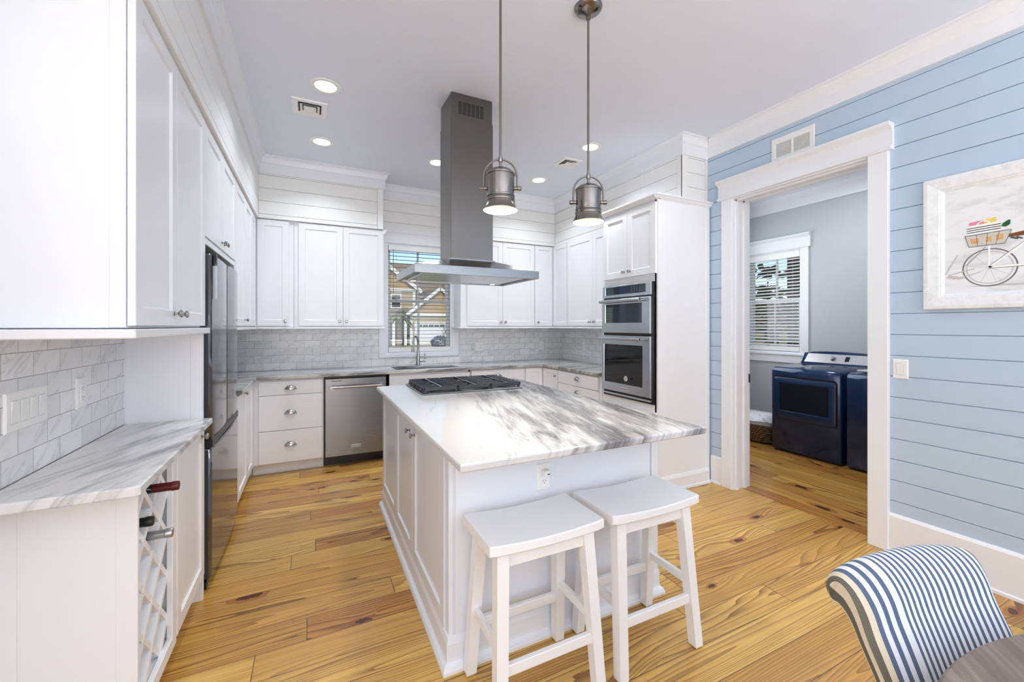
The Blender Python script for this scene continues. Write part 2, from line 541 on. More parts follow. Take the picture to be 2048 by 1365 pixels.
class MB:
    def __init__(s):
        s.bm = bmesh.new()
        s.mi = 0

    def f(s, vs):
        try:
            fc = s.bm.faces.new(vs)
            fc.material_index = s.mi
            return fc
        except ValueError:
            return None

    def v(s, p):
        return s.bm.verts.new(p)

    def box(s, x0, x1, y0, y1, z0, z1, c=0.0):
        x0, x1 = min(x0, x1), max(x0, x1)
        y0, y1 = min(y0, y1), max(y0, y1)
        z0, z1 = min(z0, z1), max(z0, z1)
        if c <= 0:
            V = {}
            for i, x in enumerate((x0, x1)):
                for j, y in enumerate((y0, y1)):
                    for k, z in enumerate((z0, z1)):
                        V[i, j, k] = s.v((x, y, z))
            for q in ([(0, 0, 0), (0, 0, 1), (0, 1, 1), (0, 1, 0)], [(1, 0, 0), (1, 1, 0), (1, 1, 1), (1, 0, 1)],
                      [(0, 0, 0), (1, 0, 0), (1, 0, 1), (0, 0, 1)], [(0, 1, 0), (0, 1, 1), (1, 1, 1), (1, 1, 0)],
                      [(0, 0, 0), (0, 1, 0), (1, 1, 0), (1, 0, 0)], [(0, 0, 1), (1, 0, 1), (1, 1, 1), (0, 1, 1)]):
                s.f([V[k] for k in q])
            return s
        c = min(c, (x1 - x0) * .45, (y1 - y0) * .45, (z1 - z0) * .45)
        lo, hi = (x0, y0, z0), (x1, y1, z1)
        V = {}
        for sg in [(i, j, k) for i in (0, 1) for j in (0, 1) for k in (0, 1)]:
            for ax in range(3):
                p = []
                for d in range(3):
                    base = hi[d] if sg[d] else lo[d]
                    p.append(base if d == ax else base + (-c if sg[d] else c))
                V[sg, ax] = s.v(p)
        for ax in range(3):
            o1, o2 = [d for d in range(3) if d != ax]
            for sd in (0, 1):
                q = []
                for a, b in ((0, 0), (1, 0), (1, 1), (0, 1)):
                    sg = [0, 0, 0]
                    sg[ax], sg[o1], sg[o2] = sd, a, b
                    q.append(V[tuple(sg), ax])
                s.f(q)
            for a in (0, 1):
                for b in (0, 1):
                    s0, s1 = [0, 0, 0], [0, 0, 0]
                    s0[ax], s1[ax] = 0, 1
                    for sg in (s0, s1):
                        sg[o1], sg[o2] = a, b
                    s.f([V[tuple(s0), o1], V[tuple(s1), o1], V[tuple(s1), o2], V[tuple(s0), o2]])
        for sg in [(i, j, k) for i in (0, 1) for j in (0, 1) for k in (0, 1)]:
            s.f([V[sg, 0], V[sg, 1], V[sg, 2]])
        return s

    def rings(s, rs, cap0=True, cap1=True, closed=True, loop=False):
        vs = [[s.v(p) for p in r] for r in rs]
        n = len(rs[0])
        seq = list(zip(vs[:-1], vs[1:]))
        if loop:
            seq.append((vs[-1], vs[0]))
        for a, b in seq:
            for i in range(n if closed else n - 1):
                j = (i + 1) % n
                s.f([a[i], a[j], b[j], b[i]])
        if cap0 and not loop:
            s.f(vs[0][::-1])
        if cap1 and not loop:
            s.f(vs[-1])
        return s

    def cyl(s, p0, p1, r0, r1=None, n=20, cap=True):
        r1 = r0 if r1 is None else r1
        p0, p1 = Vector(p0), Vector(p1)
        d = (p1 - p0).normalized()
        a = d.orthogonal().normalized()
        b = d.cross(a)
        rs = []
        for p, r in ((p0, r0), (p1, r1)):
            rs.append([p + (a * math.cos(2 * PI * i / n) + b * math.sin(2 * PI * i / n)) * r for i in range(n)])
        return s.rings(rs, cap, cap)

    def lathe(s, prof, origin=(0, 0, 0), axis=(0, 0, 1), n=28, cap0=True, cap1=True):
        o, d = Vector(origin), Vector(axis).normalized()
        a = d.orthogonal().normalized()
        b = d.cross(a)
        rs = []
        for r, h in prof:
            r = max(r, 1e-5)
            rs.append([o + d * h + (a * math.cos(2 * PI * i / n) + b * math.sin(2 * PI * i / n)) * r for i in range(n)])
        return s.rings(rs, cap0, cap1)

    def tube(s, pts, r, n=12, cap=True):
        pts = [Vector(p) for p in pts]
        rad = r if isinstance(r, (list, tuple)) else [r] * len(pts)
        rs = []
        prev = None
        for i, p in enumerate(pts):
            t = (pts[min(i + 1, len(pts) - 1)] - pts[max(i - 1, 0)]).normalized()
            if prev is None:
                a = t.orthogonal().normalized()
            else:
                a = (prev - t * prev.dot(t)).normalized()
            prev = a
            b = t.cross(a)
            rs.append([p + (a * math.cos(2 * PI * k / n) + b * math.sin(2 * PI * k / n)) * rad[i] for k in range(n)])
        return s.rings(rs, cap, cap)

    def bar(s, p0, p1, w, h, up=(0, 0, 1), w1=None, h1=None):
        p0, p1 = Vector(p0), Vector(p1)
        d = (p1 - p0).normalized()
        u = Vector(up)
        a = d.cross(u).normalized()
        b = a.cross(d)
        rs = []
        for p, ww, hh in ((p0, w, h), (p1, w1 or w, h1 or h)):
            rs.append([p + a * sx * ww / 2 + b * sy * hh / 2 for sx, sy in ((-1, -1), (1, -1), (1, 1), (-1, 1))])
        return s.rings(rs)

    def ball(s, c, rx, ry, rz, n=16, m=10):
        rs = []
        for j in range(m + 1):
            t = -PI / 2 + PI * j / m
            rs.append([(c[0] + rx * max(math.cos(t), 1e-3) * math.cos(2 * PI * i / n), c[1] + ry * max(math.cos(t), 1e-3) * math.sin(2 * PI * i / n), c[2] + rz * math.sin(t)) for i in range(n)])
        return s.rings(rs)

    def quad(s, pts):
        s.f([s.v(p) for p in pts])
        return s

    def build(s, name, mat, parent=None, smooth=True, ang=35, recalc=True):
        off = Vector(parent['_o']) if parent is not None and '_o' in parent else Vector((0, 0, 0))
        if recalc:
            bmesh.ops.recalc_face_normals(s.bm, faces=s.bm.faces[:])
        if off.length > 0:
            bmesh.ops.translate(s.bm, verts=s.bm.verts[:], vec=-off)
        me = bpy.data.meshes.new(name)
        s.bm.to_mesh(me)
        s.bm.free()
        for mm in (mat if isinstance(mat, (list, tuple)) else [mat]):
            me.materials.append(M[mm] if isinstance(mm, str) else mm)
        if smooth:
            me.shade_smooth()
            me.set_sharp_from_angle(angle=R(ang))
        o = bpy.data.objects.new(name, me)
        C.objects.link(o)
        if parent is not None:
            o.parent = parent
            if '_o' in parent:
                o['_o'] = list(off)
        return o


def tag(o, label=None, cat=None, group=None, kind=None):
    if label:
        o['label'] = label
    if cat:
        o['category'] = cat
    if group:
        o['group'] = group
    if kind:
        o['kind'] = kind
    return o


def thing(name, label, cat, loc, group=None):
    o = bpy.data.objects.new(name, None)
    o.empty_display_size = 0.05
    C.objects.link(o)
    o.location = loc
    o['_o'] = list(loc)
    return tag(o, label, cat, group)


def struct(name, mb, mat, parent=None, **k):
    o = mb.build(name, mat, parent, **k)
    if parent is None:
        o['kind'] = 'structure'
    return o


def copy_tree(o, parent=None):
    c = o.copy()
    C.objects.link(c)
    if parent is not None:
        c.parent = parent
    for ch in [k for k in C.objects if k.parent == o]:
        copy_tree(ch, c)
    return c


def text(name, body, parent, loc, rot, size, mat, ext=0.0004):
    cu = bpy.data.curves.new(name, 'FONT')
    cu.body = body
    cu.size = size
    cu.extrude = ext
    cu.align_x = 'CENTER'
    cu.align_y = 'CENTER'
    cu.materials.append(M[mat])
    o = bpy.data.objects.new(name, cu)
    C.objects.link(o)
    off = Vector(parent['_o'])
    me = bpy.data.meshes.new_from_object(o)
    bpy.data.objects.remove(o)
    o = bpy.data.objects.new(name, me)
    C.objects.link(o)
    o.parent = parent
    o.location = Vector(loc) - off
    o.rotation_euler = rot
    return o


class Face:
    """maps (u along the front, w outward, z up) to the room"""

    def __init__(s, d, p):
        s.d, s.p = d, p

    def P(s, u, w, z):
        if s.d == '-y':
            return Vector((u, s.p - w, z))
        if s.d == '+y':
            return Vector((u, s.p + w, z))
        if s.d == '+x':
            return Vector((s.p + w, u, z))
        return Vector((s.p - w, u, z))

    def out(s):
        return {'-y': Vector((0, -1, 0)), '+y': Vector((0, 1, 0)), '+x': Vector((1, 0, 0)), '-x': Vector((-1, 0, 0))}[s.d]

    def box(s, mb, u0, u1, w0, w1, z0, z1, c=0.0):
        a, b = s.P(u0, w0, z0), s.P(u1, w1, z1)
        return mb.box(a.x, b.x, a.y, b.y, a.z, b.z, c)

    def rect(s, u0, u1, w, z0, z1):
        return [s.P(u0, w, z0), s.P(u1, w, z0), s.P(u1, w, z1), s.P(u0, w, z1)]


def shaker(F, parent, u0, u1, z0, z1, mat, name='door', th=0.02, fr=0.057, rec=0.009):
    mb = MB()
    c = 0.0016
    mb.rings([F.rect(u0, u1, 0, z0, z1), F.rect(u0, u1, th - c, z0, z1), F.rect(u0 + c, u1 - c, th, z0 + c, z1 - c),
              F.rect(u0 + fr, u1 - fr, th, z0 + fr, z1 - fr), F.rect(u0 + fr + .006, u1 - fr - .006, th - rec, z0 + fr + .006, z1 - fr - .006)])
    return mb.build(name, mat, parent, smooth=False)


def slab(F, parent, u0, u1, z0, z1, mat, name='drawer', th=0.02):
    mb = MB()
    F.box(mb, u0, u1, 0, th, z0, z1, 0.002)
    return mb.build(name, mat, parent, smooth=False)


def knob(F, parent, u, z, w0=0.02, mat='nickel'):
    mb = MB()
    mb.lathe([(0.009, 0), (0.009, .002), (0.0045, .004), (0.004, .012), (0.008, .015), (0.0145, .02), (0.0155, .0235), (0.012, .028), (0.004, .0295)], F.P(u, w0, z), F.out(), 20)
    return mb.build('knob', mat, parent)


def cup_pull(F, parent, u, z, w0=0.02):
    mb = MB()
    W, Hh, D = 0.05, 0.038, 0.027
    n, m = 18, 8
    rs = []
    for sh in (1.0, 0.88):
        grid = []
        for j in range(m + 1):
            ph = PI / 2 * j / m
            grid.append([F.P(u + W * sh * math.cos(PI * i / n) * math.cos(ph) if True else 0, w0 + D * sh * math.sin(ph), z + Hh * sh * math.sin(PI * i / n) * math.cos(ph)) for i in range(n + 1)])
        rs.append(grid)
    for g in rs:
        mb.rings(g, False, False, closed=False)
    F.box(mb, u - W * 1.04, u + W * 1.04, w0, w0 + .002, z - .002, z + .004)
    return mb.build('pull', 'nickel', parent)


def boards(F, mb, u0, u1, z0, z1, th=0.012, gap=0.0035, phase=1.323, pitch=0.1263, c=0.0012):
    k = math.floor((z0 - phase) / pitch)
    while phase + k * pitch < z1:
        a, b = max(z0, phase + k * pitch + gap / 2), min(z1, phase + (k + 1) * pitch - gap / 2)
        if b - a > 0.004:
            F.box(mb, u0, u1, 0, th, a, b, c)
        k += 1


CEIL = 3.02
# ------------------------------------------------------------------ shell
XR, YB = 3.18, 4.96          # faces of the right and back walls
mb = MB(); mb.box(-3.6, 3.27, -6.6, 5.1, -0.06, 0); struct('floor', mb, 'floor')
mb = MB(); mb.box(3.27, 5.5, 0.4, 5.1, -0.06, 0); struct('floor_laundry', mb, 'floor_l')
mb = MB(); mb.box(-3.75, 5.6, -6.75, 5.25, CEIL, CEIL + 0.12); struct('ceiling', mb, 'ceiling')

# back wall with the sink window opening
WX0, WX1, WZ0, WZ1 = 0.775, 1.57, 1.045, 2.345
mb = MB()
mb.box(-1.25, WX0, YB, YB + .16, 0, CEIL); mb.box(WX1, 3.36, YB, YB + .16, 0, CEIL)
mb.box(WX0, WX1, YB, YB + .16, 0, WZ0); mb.box(WX0, WX1, YB, YB + .16, WZ1, CEIL)
struct('wall_back', mb, 'wall_white', smooth=False)
mb = MB(); mb.box(-1.27, -1.10, 2.56, YB + .16, 0, CEIL); mb.box(-1.27, -0.80, 2.4, 2.555, 0, CEIL); mb.box(-.95, -.80, 0.95, 2.4, 0, CEIL)
struct('wall_left', mb, 'wall_white', smooth=False)
mb = MB(); mb.box(-3.75, -.95, 0.95, 1.1, 0, CEIL); mb.box(-3.75, -3.6, -6.6, 0.95, 0, CEIL)
struct('wall_living', mb, 'wall_white', smooth=False)
mb = MB(); mb.box(-3.75, 3.4, -6.75, -6.6, 0, CEIL); struct('wall_rear', mb, 'wall_white', smooth=False)
# right wall: core + blue shiplap boards
DY0, DY1, DZ = 1.37, 2.30, 2.436
mb = MB()
mb.box(XR + .012, 3.36, -6.6, DY0 - .019, 0, CEIL); mb.box(XR + .012, 3.36, DY1 + .019, 5.1, 0, CEIL); mb.box(XR + .012, 3.36, DY0 - .019, DY1 + .019, DZ + .019, CEIL)
F = Face('-x', XR + .012)
ZR = 1.323 + 9 * .1263
boards(F, mb, -6.6, DY0 - .02, 0.0, ZR)
boards(F, mb, DY1 + .02, 2.60, 0.0, ZR)
boards(F, mb, -6.6, 2.60, ZR, CEIL)
struct('wall_right', mb, 'blue', smooth=False)
mb = MB(); mb.box(XR - .022, XR, 2.62, YB, 0, CEIL); struct('wall_right_kitchen', mb, 'wall_white')

# frieze + crown: profile swept along straight runs (u0..u1), depth outward
def crown(mb, F, u0, u1, e0=0.0, e1=0.0, fz=2.861, proj=0.06, ft=0.018):
    """e0/e1: mitre at either end per unit of depth (+1 outside corner, -1 inside corner)"""
    pr = [(0, fz), (ft, fz), (ft, 2.945), (ft + .008, 2.95), (ft + .012, 2.965), (proj * .62, 2.99), (proj * .8, 3.005), (proj, 3.008), (proj, CEIL), (0, CEIL)]
    mb.rings([[F.P(u0 - e0 * w, w, z) for w, z in pr], [F.P(u1 + e1 * w, w, z) for w, z in pr]])


mb = MB(); crown(mb, Face('-x', XR), -6.6, 2.555, 0, -1, proj=0.085, ft=0.022); struct('trim_crown_right', mb, 'trim_white', smooth=False)

# soffits
SX, SY, SR = -0.466, 4.628, 2.868
ZS = 2.42
SF = dict(pitch=0.1263, phase=1.323, th=0.012, gap=0.003)
mb = MB()
mb.box(-1.1, SX - .012, 1.20, SY + .012, ZS, CEIL)
boards(Face('+x', SX - .012), mb, 1.20, SY, ZS, 2.86)
struct('wall_soffit_left', mb, 'wall_white', smooth=False)
mb = MB(); crown(mb, Face('+x', SX), 1.20, SY, 0, -1, fz=2.85); struct('trim_crown_left', mb, 'trim_white', smooth=False)
SE = 0.692
mb = MB()
mb.box(-1.1, SE - .012, SY + .012, YB, ZS, CEIL)
boards(Face('-y', SY + .012), mb, SX, SE - .062, ZS, 2.86)
Face('-y', SY + .012).box(mb, SE - .06, SE, 0, .016, ZS, 2.86, .002)
boards(Face('+x', SE - .012), mb, SY, YB, ZS, 2.86)
struct('wall_soffit_back', mb, 'wall_white', smooth=False)
mb = MB(); crown(mb, Face('-y', SY), SX, SE, -1, 1, fz=2.85); crown(mb, Face('+x', SE), SY, YB, 1, -1, fz=2.85); struct('trim_crown_back', mb, 'trim_white', smooth=False)
# right-hand back soffit (its left end stands behind the hood chimney)
SL = 1.575
mb = MB()
mb.box(SL + .012, XR, SY + .012, YB, ZS, CEIL); mb.box(SR + .012, XR, 2.555 + .012, SY + .02, ZS, CEIL)
boards(Face('-y', SY + .012), mb, SL + .06, SR, ZS, 2.86); Face('-y', SY + .012).box(mb, SL, SL + .058, 0, .016, ZS, 2.86, .002)
boards(Face('-x', SL + .012), mb, SY, YB, ZS, 2.86)
boards(Face('-x', SR + .012), mb, 2.555 + .062, SY, ZS, 2.86); Face('-x', SR + .012).box(mb, 2.555, 2.555 + .06, 0, .016, ZS, 2.86, .002)
boards(Face('-y', 2.555 + .012), mb, SR + .062, XR - .03, ZS, 2.86); Face('-y', 2.555 + .012).box(mb, SR - .004, SR + .06, 0, .016, ZS, 2.86, .002); Face('-y', 2.555 + .012).box(mb, XR - .028, XR, 0, .016, ZS, 2.86, .002)
struct('wall_soffit_right', mb, 'wall_white', smooth=False)
mb = MB(); crown(mb, Face('-y', SY), SL, SR, 1, -1, fz=2.85); crown(mb, Face('-x', SR), 2.555, SY, 1, -1, fz=2.85)
crown(mb, Face('-y', 2.555), SR, XR, 1, -1, fz=2.85); crown(mb, Face('-x', SL), SY, YB, 1, -1, fz=2.85)
struct('trim_crown_corner', mb, 'trim_white', smooth=False)
# window wall between the soffits
mb = MB(); boards(Face('-y', YB), mb, SE, SL, 2.49, 2.90, th=.012); struct('wall_shiplap_window', mb, 'wall_white', smooth=False)
mb = MB(); crown(mb, Face('-y', YB), SE, SL, -1, -1, fz=2.87, proj=.045, ft=.014); struct('trim_crown_window', mb, 'trim_white', smooth=False)
mb = MB(); mb.rings([[(x, YB - w, z) for w, z in ((0, 2.43), (.02, 2.43), (.024, 2.45), (.04, 2.475), (.04, 2.49), (0, 2.49))] for x in (SE, SL)])
mb.box(SE, SL, YB - .016, YB, 2.352, 2.43)
struct('trim_window_cap', mb, 'trim_white', smooth=False)

# backsplash tile
TZ = 1.372
mb = MB(); mb.box(-1.1, .692, YB - .009, YB, .914, TZ); mb.box(.692, 1.66, YB - .009, YB, .914, 1.006); mb.box(1.66, XR - .022, YB - .009, YB, .914, TZ)
struct('wall_backsplash_back', mb, 'tile_x', smooth=False)
mb = MB(); mb.box(-.80, -.791, 1.2, 2.532, .914, TZ); struct('wall_backsplash_left', mb, 'tile_y', smooth=False)
mb = MB(); mb.box(XR - .031, XR - .022, 3.24, YB - .009, .914, TZ); struct('wall_backsplash_right', mb, 'tile_y', smooth=False)

# baseboards
mb = MB()
for a, b in ((-6.6, 1.262), (2.405, 2.512)):
    mb.rings([[(XR + .012 - w, y, z) for w, z in ((0, 0), (.034, 0), (.034, .015), (.028, .022), (.028, .222), (.018, .238), (0, .238))] for y in (a, b)])
struct('baseboard_right', mb, 'trim_white', smooth=False)

# doorway to the laundry
dr = bpy.data.objects.new('door_1', None); C.objects.link(dr); dr['kind'] = 'structure'; dr['_o'] = [XR, 1.83, 0]; dr.location = (XR, 1.83, 0)
mb = MB()
mb.box(XR - .012, 3.385, DY0 - .018, DY0, 0, DZ); mb.box(XR - .012, 3.385, DY1, DY1 + .018, 0, DZ); mb.box(XR - .012, 3.385, DY0 - .018, DY1 + .018, DZ, DZ + .018)
for yy in (DY0, DY1 - .012):
    for xa, xb in ((3.2, 3.235), (3.30, 3.335)):
        mb.box(xa, xb, yy, yy + .012, 0, DZ)
mb.box(3.2, 3.235, DY0, DY1, DZ - .012, DZ); mb.box(3.30, 3.335, DY0, DY1, DZ - .012, DZ)
mb.build('jamb', 'trim_white', dr, smooth=False)
mb = MB()
for a, b in ((DY0 - .108, DY0 - .004), (DY1 + .004, DY1 + .10)):
    mb.box(XR - .026, XR + .012, a, b, 0, DZ + .012, .003)
    mb.box(3.36, 3.385, a, b, 0, DZ + .012, .003)
mb.build('casing', 'trim_white', dr, smooth=False)
mb = MB()
mb.rings([[(XR + .012 - w, y, z) for w, z in ((0, 2.446), (.052, 2.446), (.056, 2.456), (.052, 2.466), (.040, 2.468), (.040, 2.566), (.05, 2.575), (.072, 2.588), (.078, 2.592), (.078, 2.61), (0, 2.61))] for y in (DY0 - .128, DY1 + .128)])
mb.build('header', 'trim_white', dr, smooth=False)
mb = MB(); mb.box(3.368, 3.384, DY1 - .006, DY1 + .0, .89, .965, .002); mb.build('pocket_latch', 'black', dr, smooth=False)

# laundry shell
LX = 5.37
LY0, LY1, LZ0, LZ1 = 2.985, 3.70, 1.03, 2.33
mb = MB()
mb.box(LX, LX + .15, .4, LY0, 0, CEIL); mb.box(LX, LX + .15, LY1, 5.1, 0, CEIL); mb.box(LX, LX + .15, LY0, LY1, 0, LZ0); mb.box(LX, LX + .15, LY0, LY1, LZ1, CEIL)
struct('wall_laundry_far', mb, 'laundry', smooth=False)
mb = MB(); mb.box(3.36, LX, .4, .55, 0, CEIL); mb.box(3.36, LX, 4.6, 4.75, 0, CEIL); mb.box(3.36, 3.372, .55, 1.26, 0, CEIL); mb.box(3.36, 3.372, 2.41, 4.6, 0, CEIL)
struct('wall_laundry_side', mb, 'laundry', smooth=False)
mb = MB()
mb.rings([[(LX - w, y, z) for w, z in ((0, 2.835), (.018, 2.835), (.018, 2.95), (.07, 3.0), (.07, CEIL), (0, CEIL))] for y in (.55, 4.6)])
struct('trim_laundry_crown', mb, 'trim_white', smooth=False)
mb = MB(); mb.box(LX - .016, LX, .55, 4.6, 0, .245, .003); struct('baseboard_laundry', mb, 'trim_white', smooth=False)


# ------------------------------------------------------------------ windows
def window(name, F, u0, u1, z0, z1, apron, headtop, mid, um, depth=0.16, casw=0.085, header=False):
    w = bpy.data.objects.new(name, None); C.objects.link(w); w['kind'] = 'structure'
    o = F.P((u0 + u1) / 2, 0, z0); w.location = o; w['_o'] = list(o)
    mb = MB()
    F.box(mb, u0 - casw, u0, 0, .02, apron, z1 + (.0 if header else .0), .002); F.box(mb, u1, u1 + casw, 0, .02, apron, z1, .002)
    F.box(mb, u0, u1, 0, .02, apron, z0 + .004, .002)
    if header:
        mb.rings([[F.P(u, wv, z) for wv, z in ((0, z1), (.026, z1), (.03, z1 + .012), (.024, z1 + .02), (.024, z1 + .125), (.045, z1 + .15), (.05, z1 + .155), (.05, z1 + .17), (0, z1 + .17))] for u in (u0 - casw - .02, u1 + casw + .02)])
        F.box(mb, u0 - casw - .02, u1 + casw + .02, 0, .035, z0 - .02, z0 + .006, .003)
    else:
        F.box(mb, u0 - casw, u1 + casw, 0, .024, z1, headtop, .002)
    mb.build('casing', 'trim_white', w, smooth=False)
    mb = MB()
    t = .022
    F.box(mb, u0, u0 + t, -depth, .0, z0, z1); F.box(mb, u1 - t, u1, -depth, .0, z0, z1); F.box(mb, u0 + t, u1 - t, -depth, 0, z1 - t, z1); F.box(mb, u0 + t, u1 - t, -depth, 0, z0, z0 + t)
    mb.build('frame', 'trim_white', w, smooth=False)
    a, b = u0 + t, u1 - t
    for nm, za, zb, wa, wb_ in (('upper_sash', mid - .018, z1 - t, -.115, -.08), ('lower_sash', z0 + t, mid + .018, -.078, -.043)):
        mb = MB(); s = .036
        F.box(mb, a, a + s, wa, wb_, za, zb, .002); F.box(mb, b - s, b, wa, wb_, za, zb, .002)
        F.box(mb, a + s, b - s, wa, wb_, za, za + s, .002); F.box(mb, a + s, b - s, wa, wb_, zb - s, zb, .002)
        F.box(mb, um - .011, um + .011, wa + .006, wb_ - .006, za + s, zb - s, .002)
        sash = mb.build(nm, 'trim_white', w, smooth=False)
        mb = MB(); F.box(mb, a + s - .004, b - s + .004, (wa + wb_) / 2 - .002, (wa + wb_) / 2 + .002, za + s - .004, zb - s + .004)
        mb.build('glass', 'glass', sash, smooth=False)
    return w


window('window_1', Face('-y', YB), WX0, WX1, WZ0, WZ1, 1.008, 2.352, 1.675, 1.165)
window('window_2', Face('-x', LX), LY0, LY1, LZ0, LZ1, .915, 2.35, 1.70, 3.34, depth=.15, header=True)


def blind(name, label, F, u0, u1, z0, z1, n, smat, w, railh, tilt, sl=0.048, hz=0.06):
    b = thing(name, label, 'window blind', F.P((u0 + u1) / 2, w, z1))
    mb = MB(); F.box(mb, u0, u1, w - .022, w + .022, z1 - hz, z1, .003); mb.build('headrail', 'slat_white', b, smooth=False)
    mb = MB(); F.box(mb, u0, u1, w - .02, w + .02, z0, z0 + railh, .004); mb.build('bottom_rail', 'slat_white', b, smooth=False)
    top, bot = z1 - hz - .02, z0 + railh + .02
    for i in range(n):
        z = bot + (top - bot) * i / (n - 1)
        mb = MB()
        dz = math.sin(tilt) * sl / 2; dw = math.cos(tilt) * sl / 2
        th = .0024
        mb.rings([[F.P(u, w - dw, z - dz), F.P(u, w, z + .0025), F.P(u, w + dw, z + dz), F.P(u, w + dw, z + dz + th), F.P(u, w, z + .0025 + th), F.P(u, w - dw, z - dz + th)] for u in (u0 + .003, u1 - .003)])
        mb.build('slat', smat, b, smooth=False)
    for u in (u0 + .09, u1 - .09):
        mb = MB(); mb.cyl(F.P(u, w, z0 + railh * .5), F.P(u, w, z1 - hz), .0011, n=6); mb.build('cord', smat, b)
    return b


bl = blind('window_blind', 'white blind with opened slats over the kitchen sink window', Face('-y', YB), WX0 + .026, WX1 - .026, 1.068, WZ1 - .024, 26, 'slat_shaded', -.010, .052, R(2), sl=.03, hz=.058)
mb = MB(); mb.cyl((.855, YB - .012, 1.75), (.855, YB - .012, 2.27), .004, n=8); mb.build('tilt_wand', 'slat_shaded', bl)
blind('window_blind', 'white blind with half open slats over the laundry window', Face('-x', LX), LY0 + .026, LY1 - .026, 1.058, LZ1 - .024, 27, 'slat_white', -.018, .06, R(-22), hz=.075)

# ------------------------------------------------------------------ wall cabinets
def carcass(parent, x0, x1, y0, y1, z0, z1, mat='cab_white', name='body'):
    mb = MB(); mb.box(x0, x1, y0, y1, z0, z1, .001)
    return mb.build(name, mat, parent, smooth=False)


UZ0, UZ1 = 1.372, 2.412      # doors of the wall cabinets
G = 'white shaker wall cabinets'
# wing cabinet, left foreground
Lx = Face('+x', -.505)
c = thing('wall_cabinet', 'tall white double door cabinet hung over the wine counter, nearest the camera', 'cabinet', (-.65, 2.09, 1.34), G)
carcass(c, -.799, -.507, 1.640, 2.548, 1.368, 2.419)
mb = MB(); mb.box(-.799, -.546, 1.633, 1.640, 1.37, 2.419); mb.box(-.5462, -.507, 1.630, 1.640, 1.37, 2.419, .002); mb.build('side_panel', 'cab_white', c, smooth=False)
for u0, u1, ku in ((1.637, 2.062, 2.025), (2.065, 2.546, 2.105)):
    d = shaker(Lx, c, u0, u1, UZ0 + .004, UZ1, 'cab_white')
    knob(Lx, d, ku, 1.424)
mb = MB(); mb.box(-.799, -.466, 1.572, 2.551, 1.338, 1.366, .003); mb.build('light_rail', 'cab_white', c, smooth=False)
# above the refrigerator, with the two tall panels round the refrigerator
c = thing('refrigerator_surround', 'white cabinet and tall panels built round the steel refrigerator', 'cabinet', (-.8, 3.0, 0), G)
carcass(c, -1.09, -.507, 2.555, 3.465, 1.84, 2.419)
for u0, u1, ku in ((2.552, 3.003, 2.966), (3.006, 3.462, 3.043)):
    d = shaker(Lx, c, u0, u1, 1.832, UZ1, 'cab_white')
    knob(Lx, d, ku, 1.872)
mb = MB(); mb.box(-1.09, -.49, 2.552, 3.466, 1.795, 1.83, .003); mb.build('bottom_rail', 'cab_white', c, smooth=False)
mb = MB(); mb.box(-.799, -.543, 2.533, 2.553, 0, 1.366); mb.box(-.5432, -.492, 2.530, 2.553, 0, 1.366, .002); mb.build('side_panel', 'cab_white', c, smooth=False)
mb = MB(); mb.box(-1.09, -.492, 3.466, 3.486, 0, 1.83, .002); mb.build('side_panel', 'cab_white', c, smooth=False)
# far left
c = thing('wall_cabinet', 'white cabinet hung between the refrigerator and the back left corner', 'cabinet', (-.8, 4.06, 1.36), G)
carcass(c, -1.09, -.507, 3.47, 4.955, 1.368, 2.419)
for u0, u1, ku in ((3.488, 3.936, 3.90), (3.939, 4.335, None), (4.338, 4.622, None)):
    d = shaker(Lx, c, u0, u1, UZ0 + .004, UZ1, 'cab_white')
    if ku: knob(Lx, d, ku, 1.424)
mb = MB(); mb.box(-1.09, -.478, 3.47, 4.955, 1.345, 1.366, .003); mb.build('light_rail', 'cab_white', c, smooth=False)
# back left
By = Face('-y', 4.665)
c = thing('wall_cabinet', 'narrow single door white cabinet in the back left corner', 'cabinet', (-.3, 4.81, 1.36), G)
carcass(c, -.503, -.165, 4.667, 4.95, 1.368, 2.419)
d = shaker(By, c, -.478, -.207, UZ0 + .004, UZ1, 'cab_white'); knob(By, d, -.238, 1.424)
mb = MB(); mb.box(-.476, -.165, 4.64, 4.95, 1.345, 1.366, .003); mb.build('light_rail', 'cab_white', c, smooth=False)
c = thing('wall_cabinet', 'white double door cabinet left of the sink window', 'cabinet', (.27, 4.81, 1.36), G)
carcass(c, -.163, .692, 4.667, 4.95, 1.368, 2.419)
for u0, u1, ku in ((-.123, .289, .258), (.292, .698, .323)):
    d = shaker(By, c, u0, u1, UZ0 + .004, UZ1, 'cab_white'); knob(By, d, ku, 1.424)
mb = MB(); mb.box(-.163, .71, 4.636, 4.95, 1.345, 1.366, .003); mb.build('light_rail', 'cab_white', c, smooth=False)
mb = MB(); mb.rings([[(.692 + w, y, z) for w, z in ((0, 2.37), (.012, 2.375), (.04, 2.41), (.045, 2.42), (0, 2.42))] for y in (4.64, 4.93)]); mb.build('crown', 'cab_white', c, smooth=False)
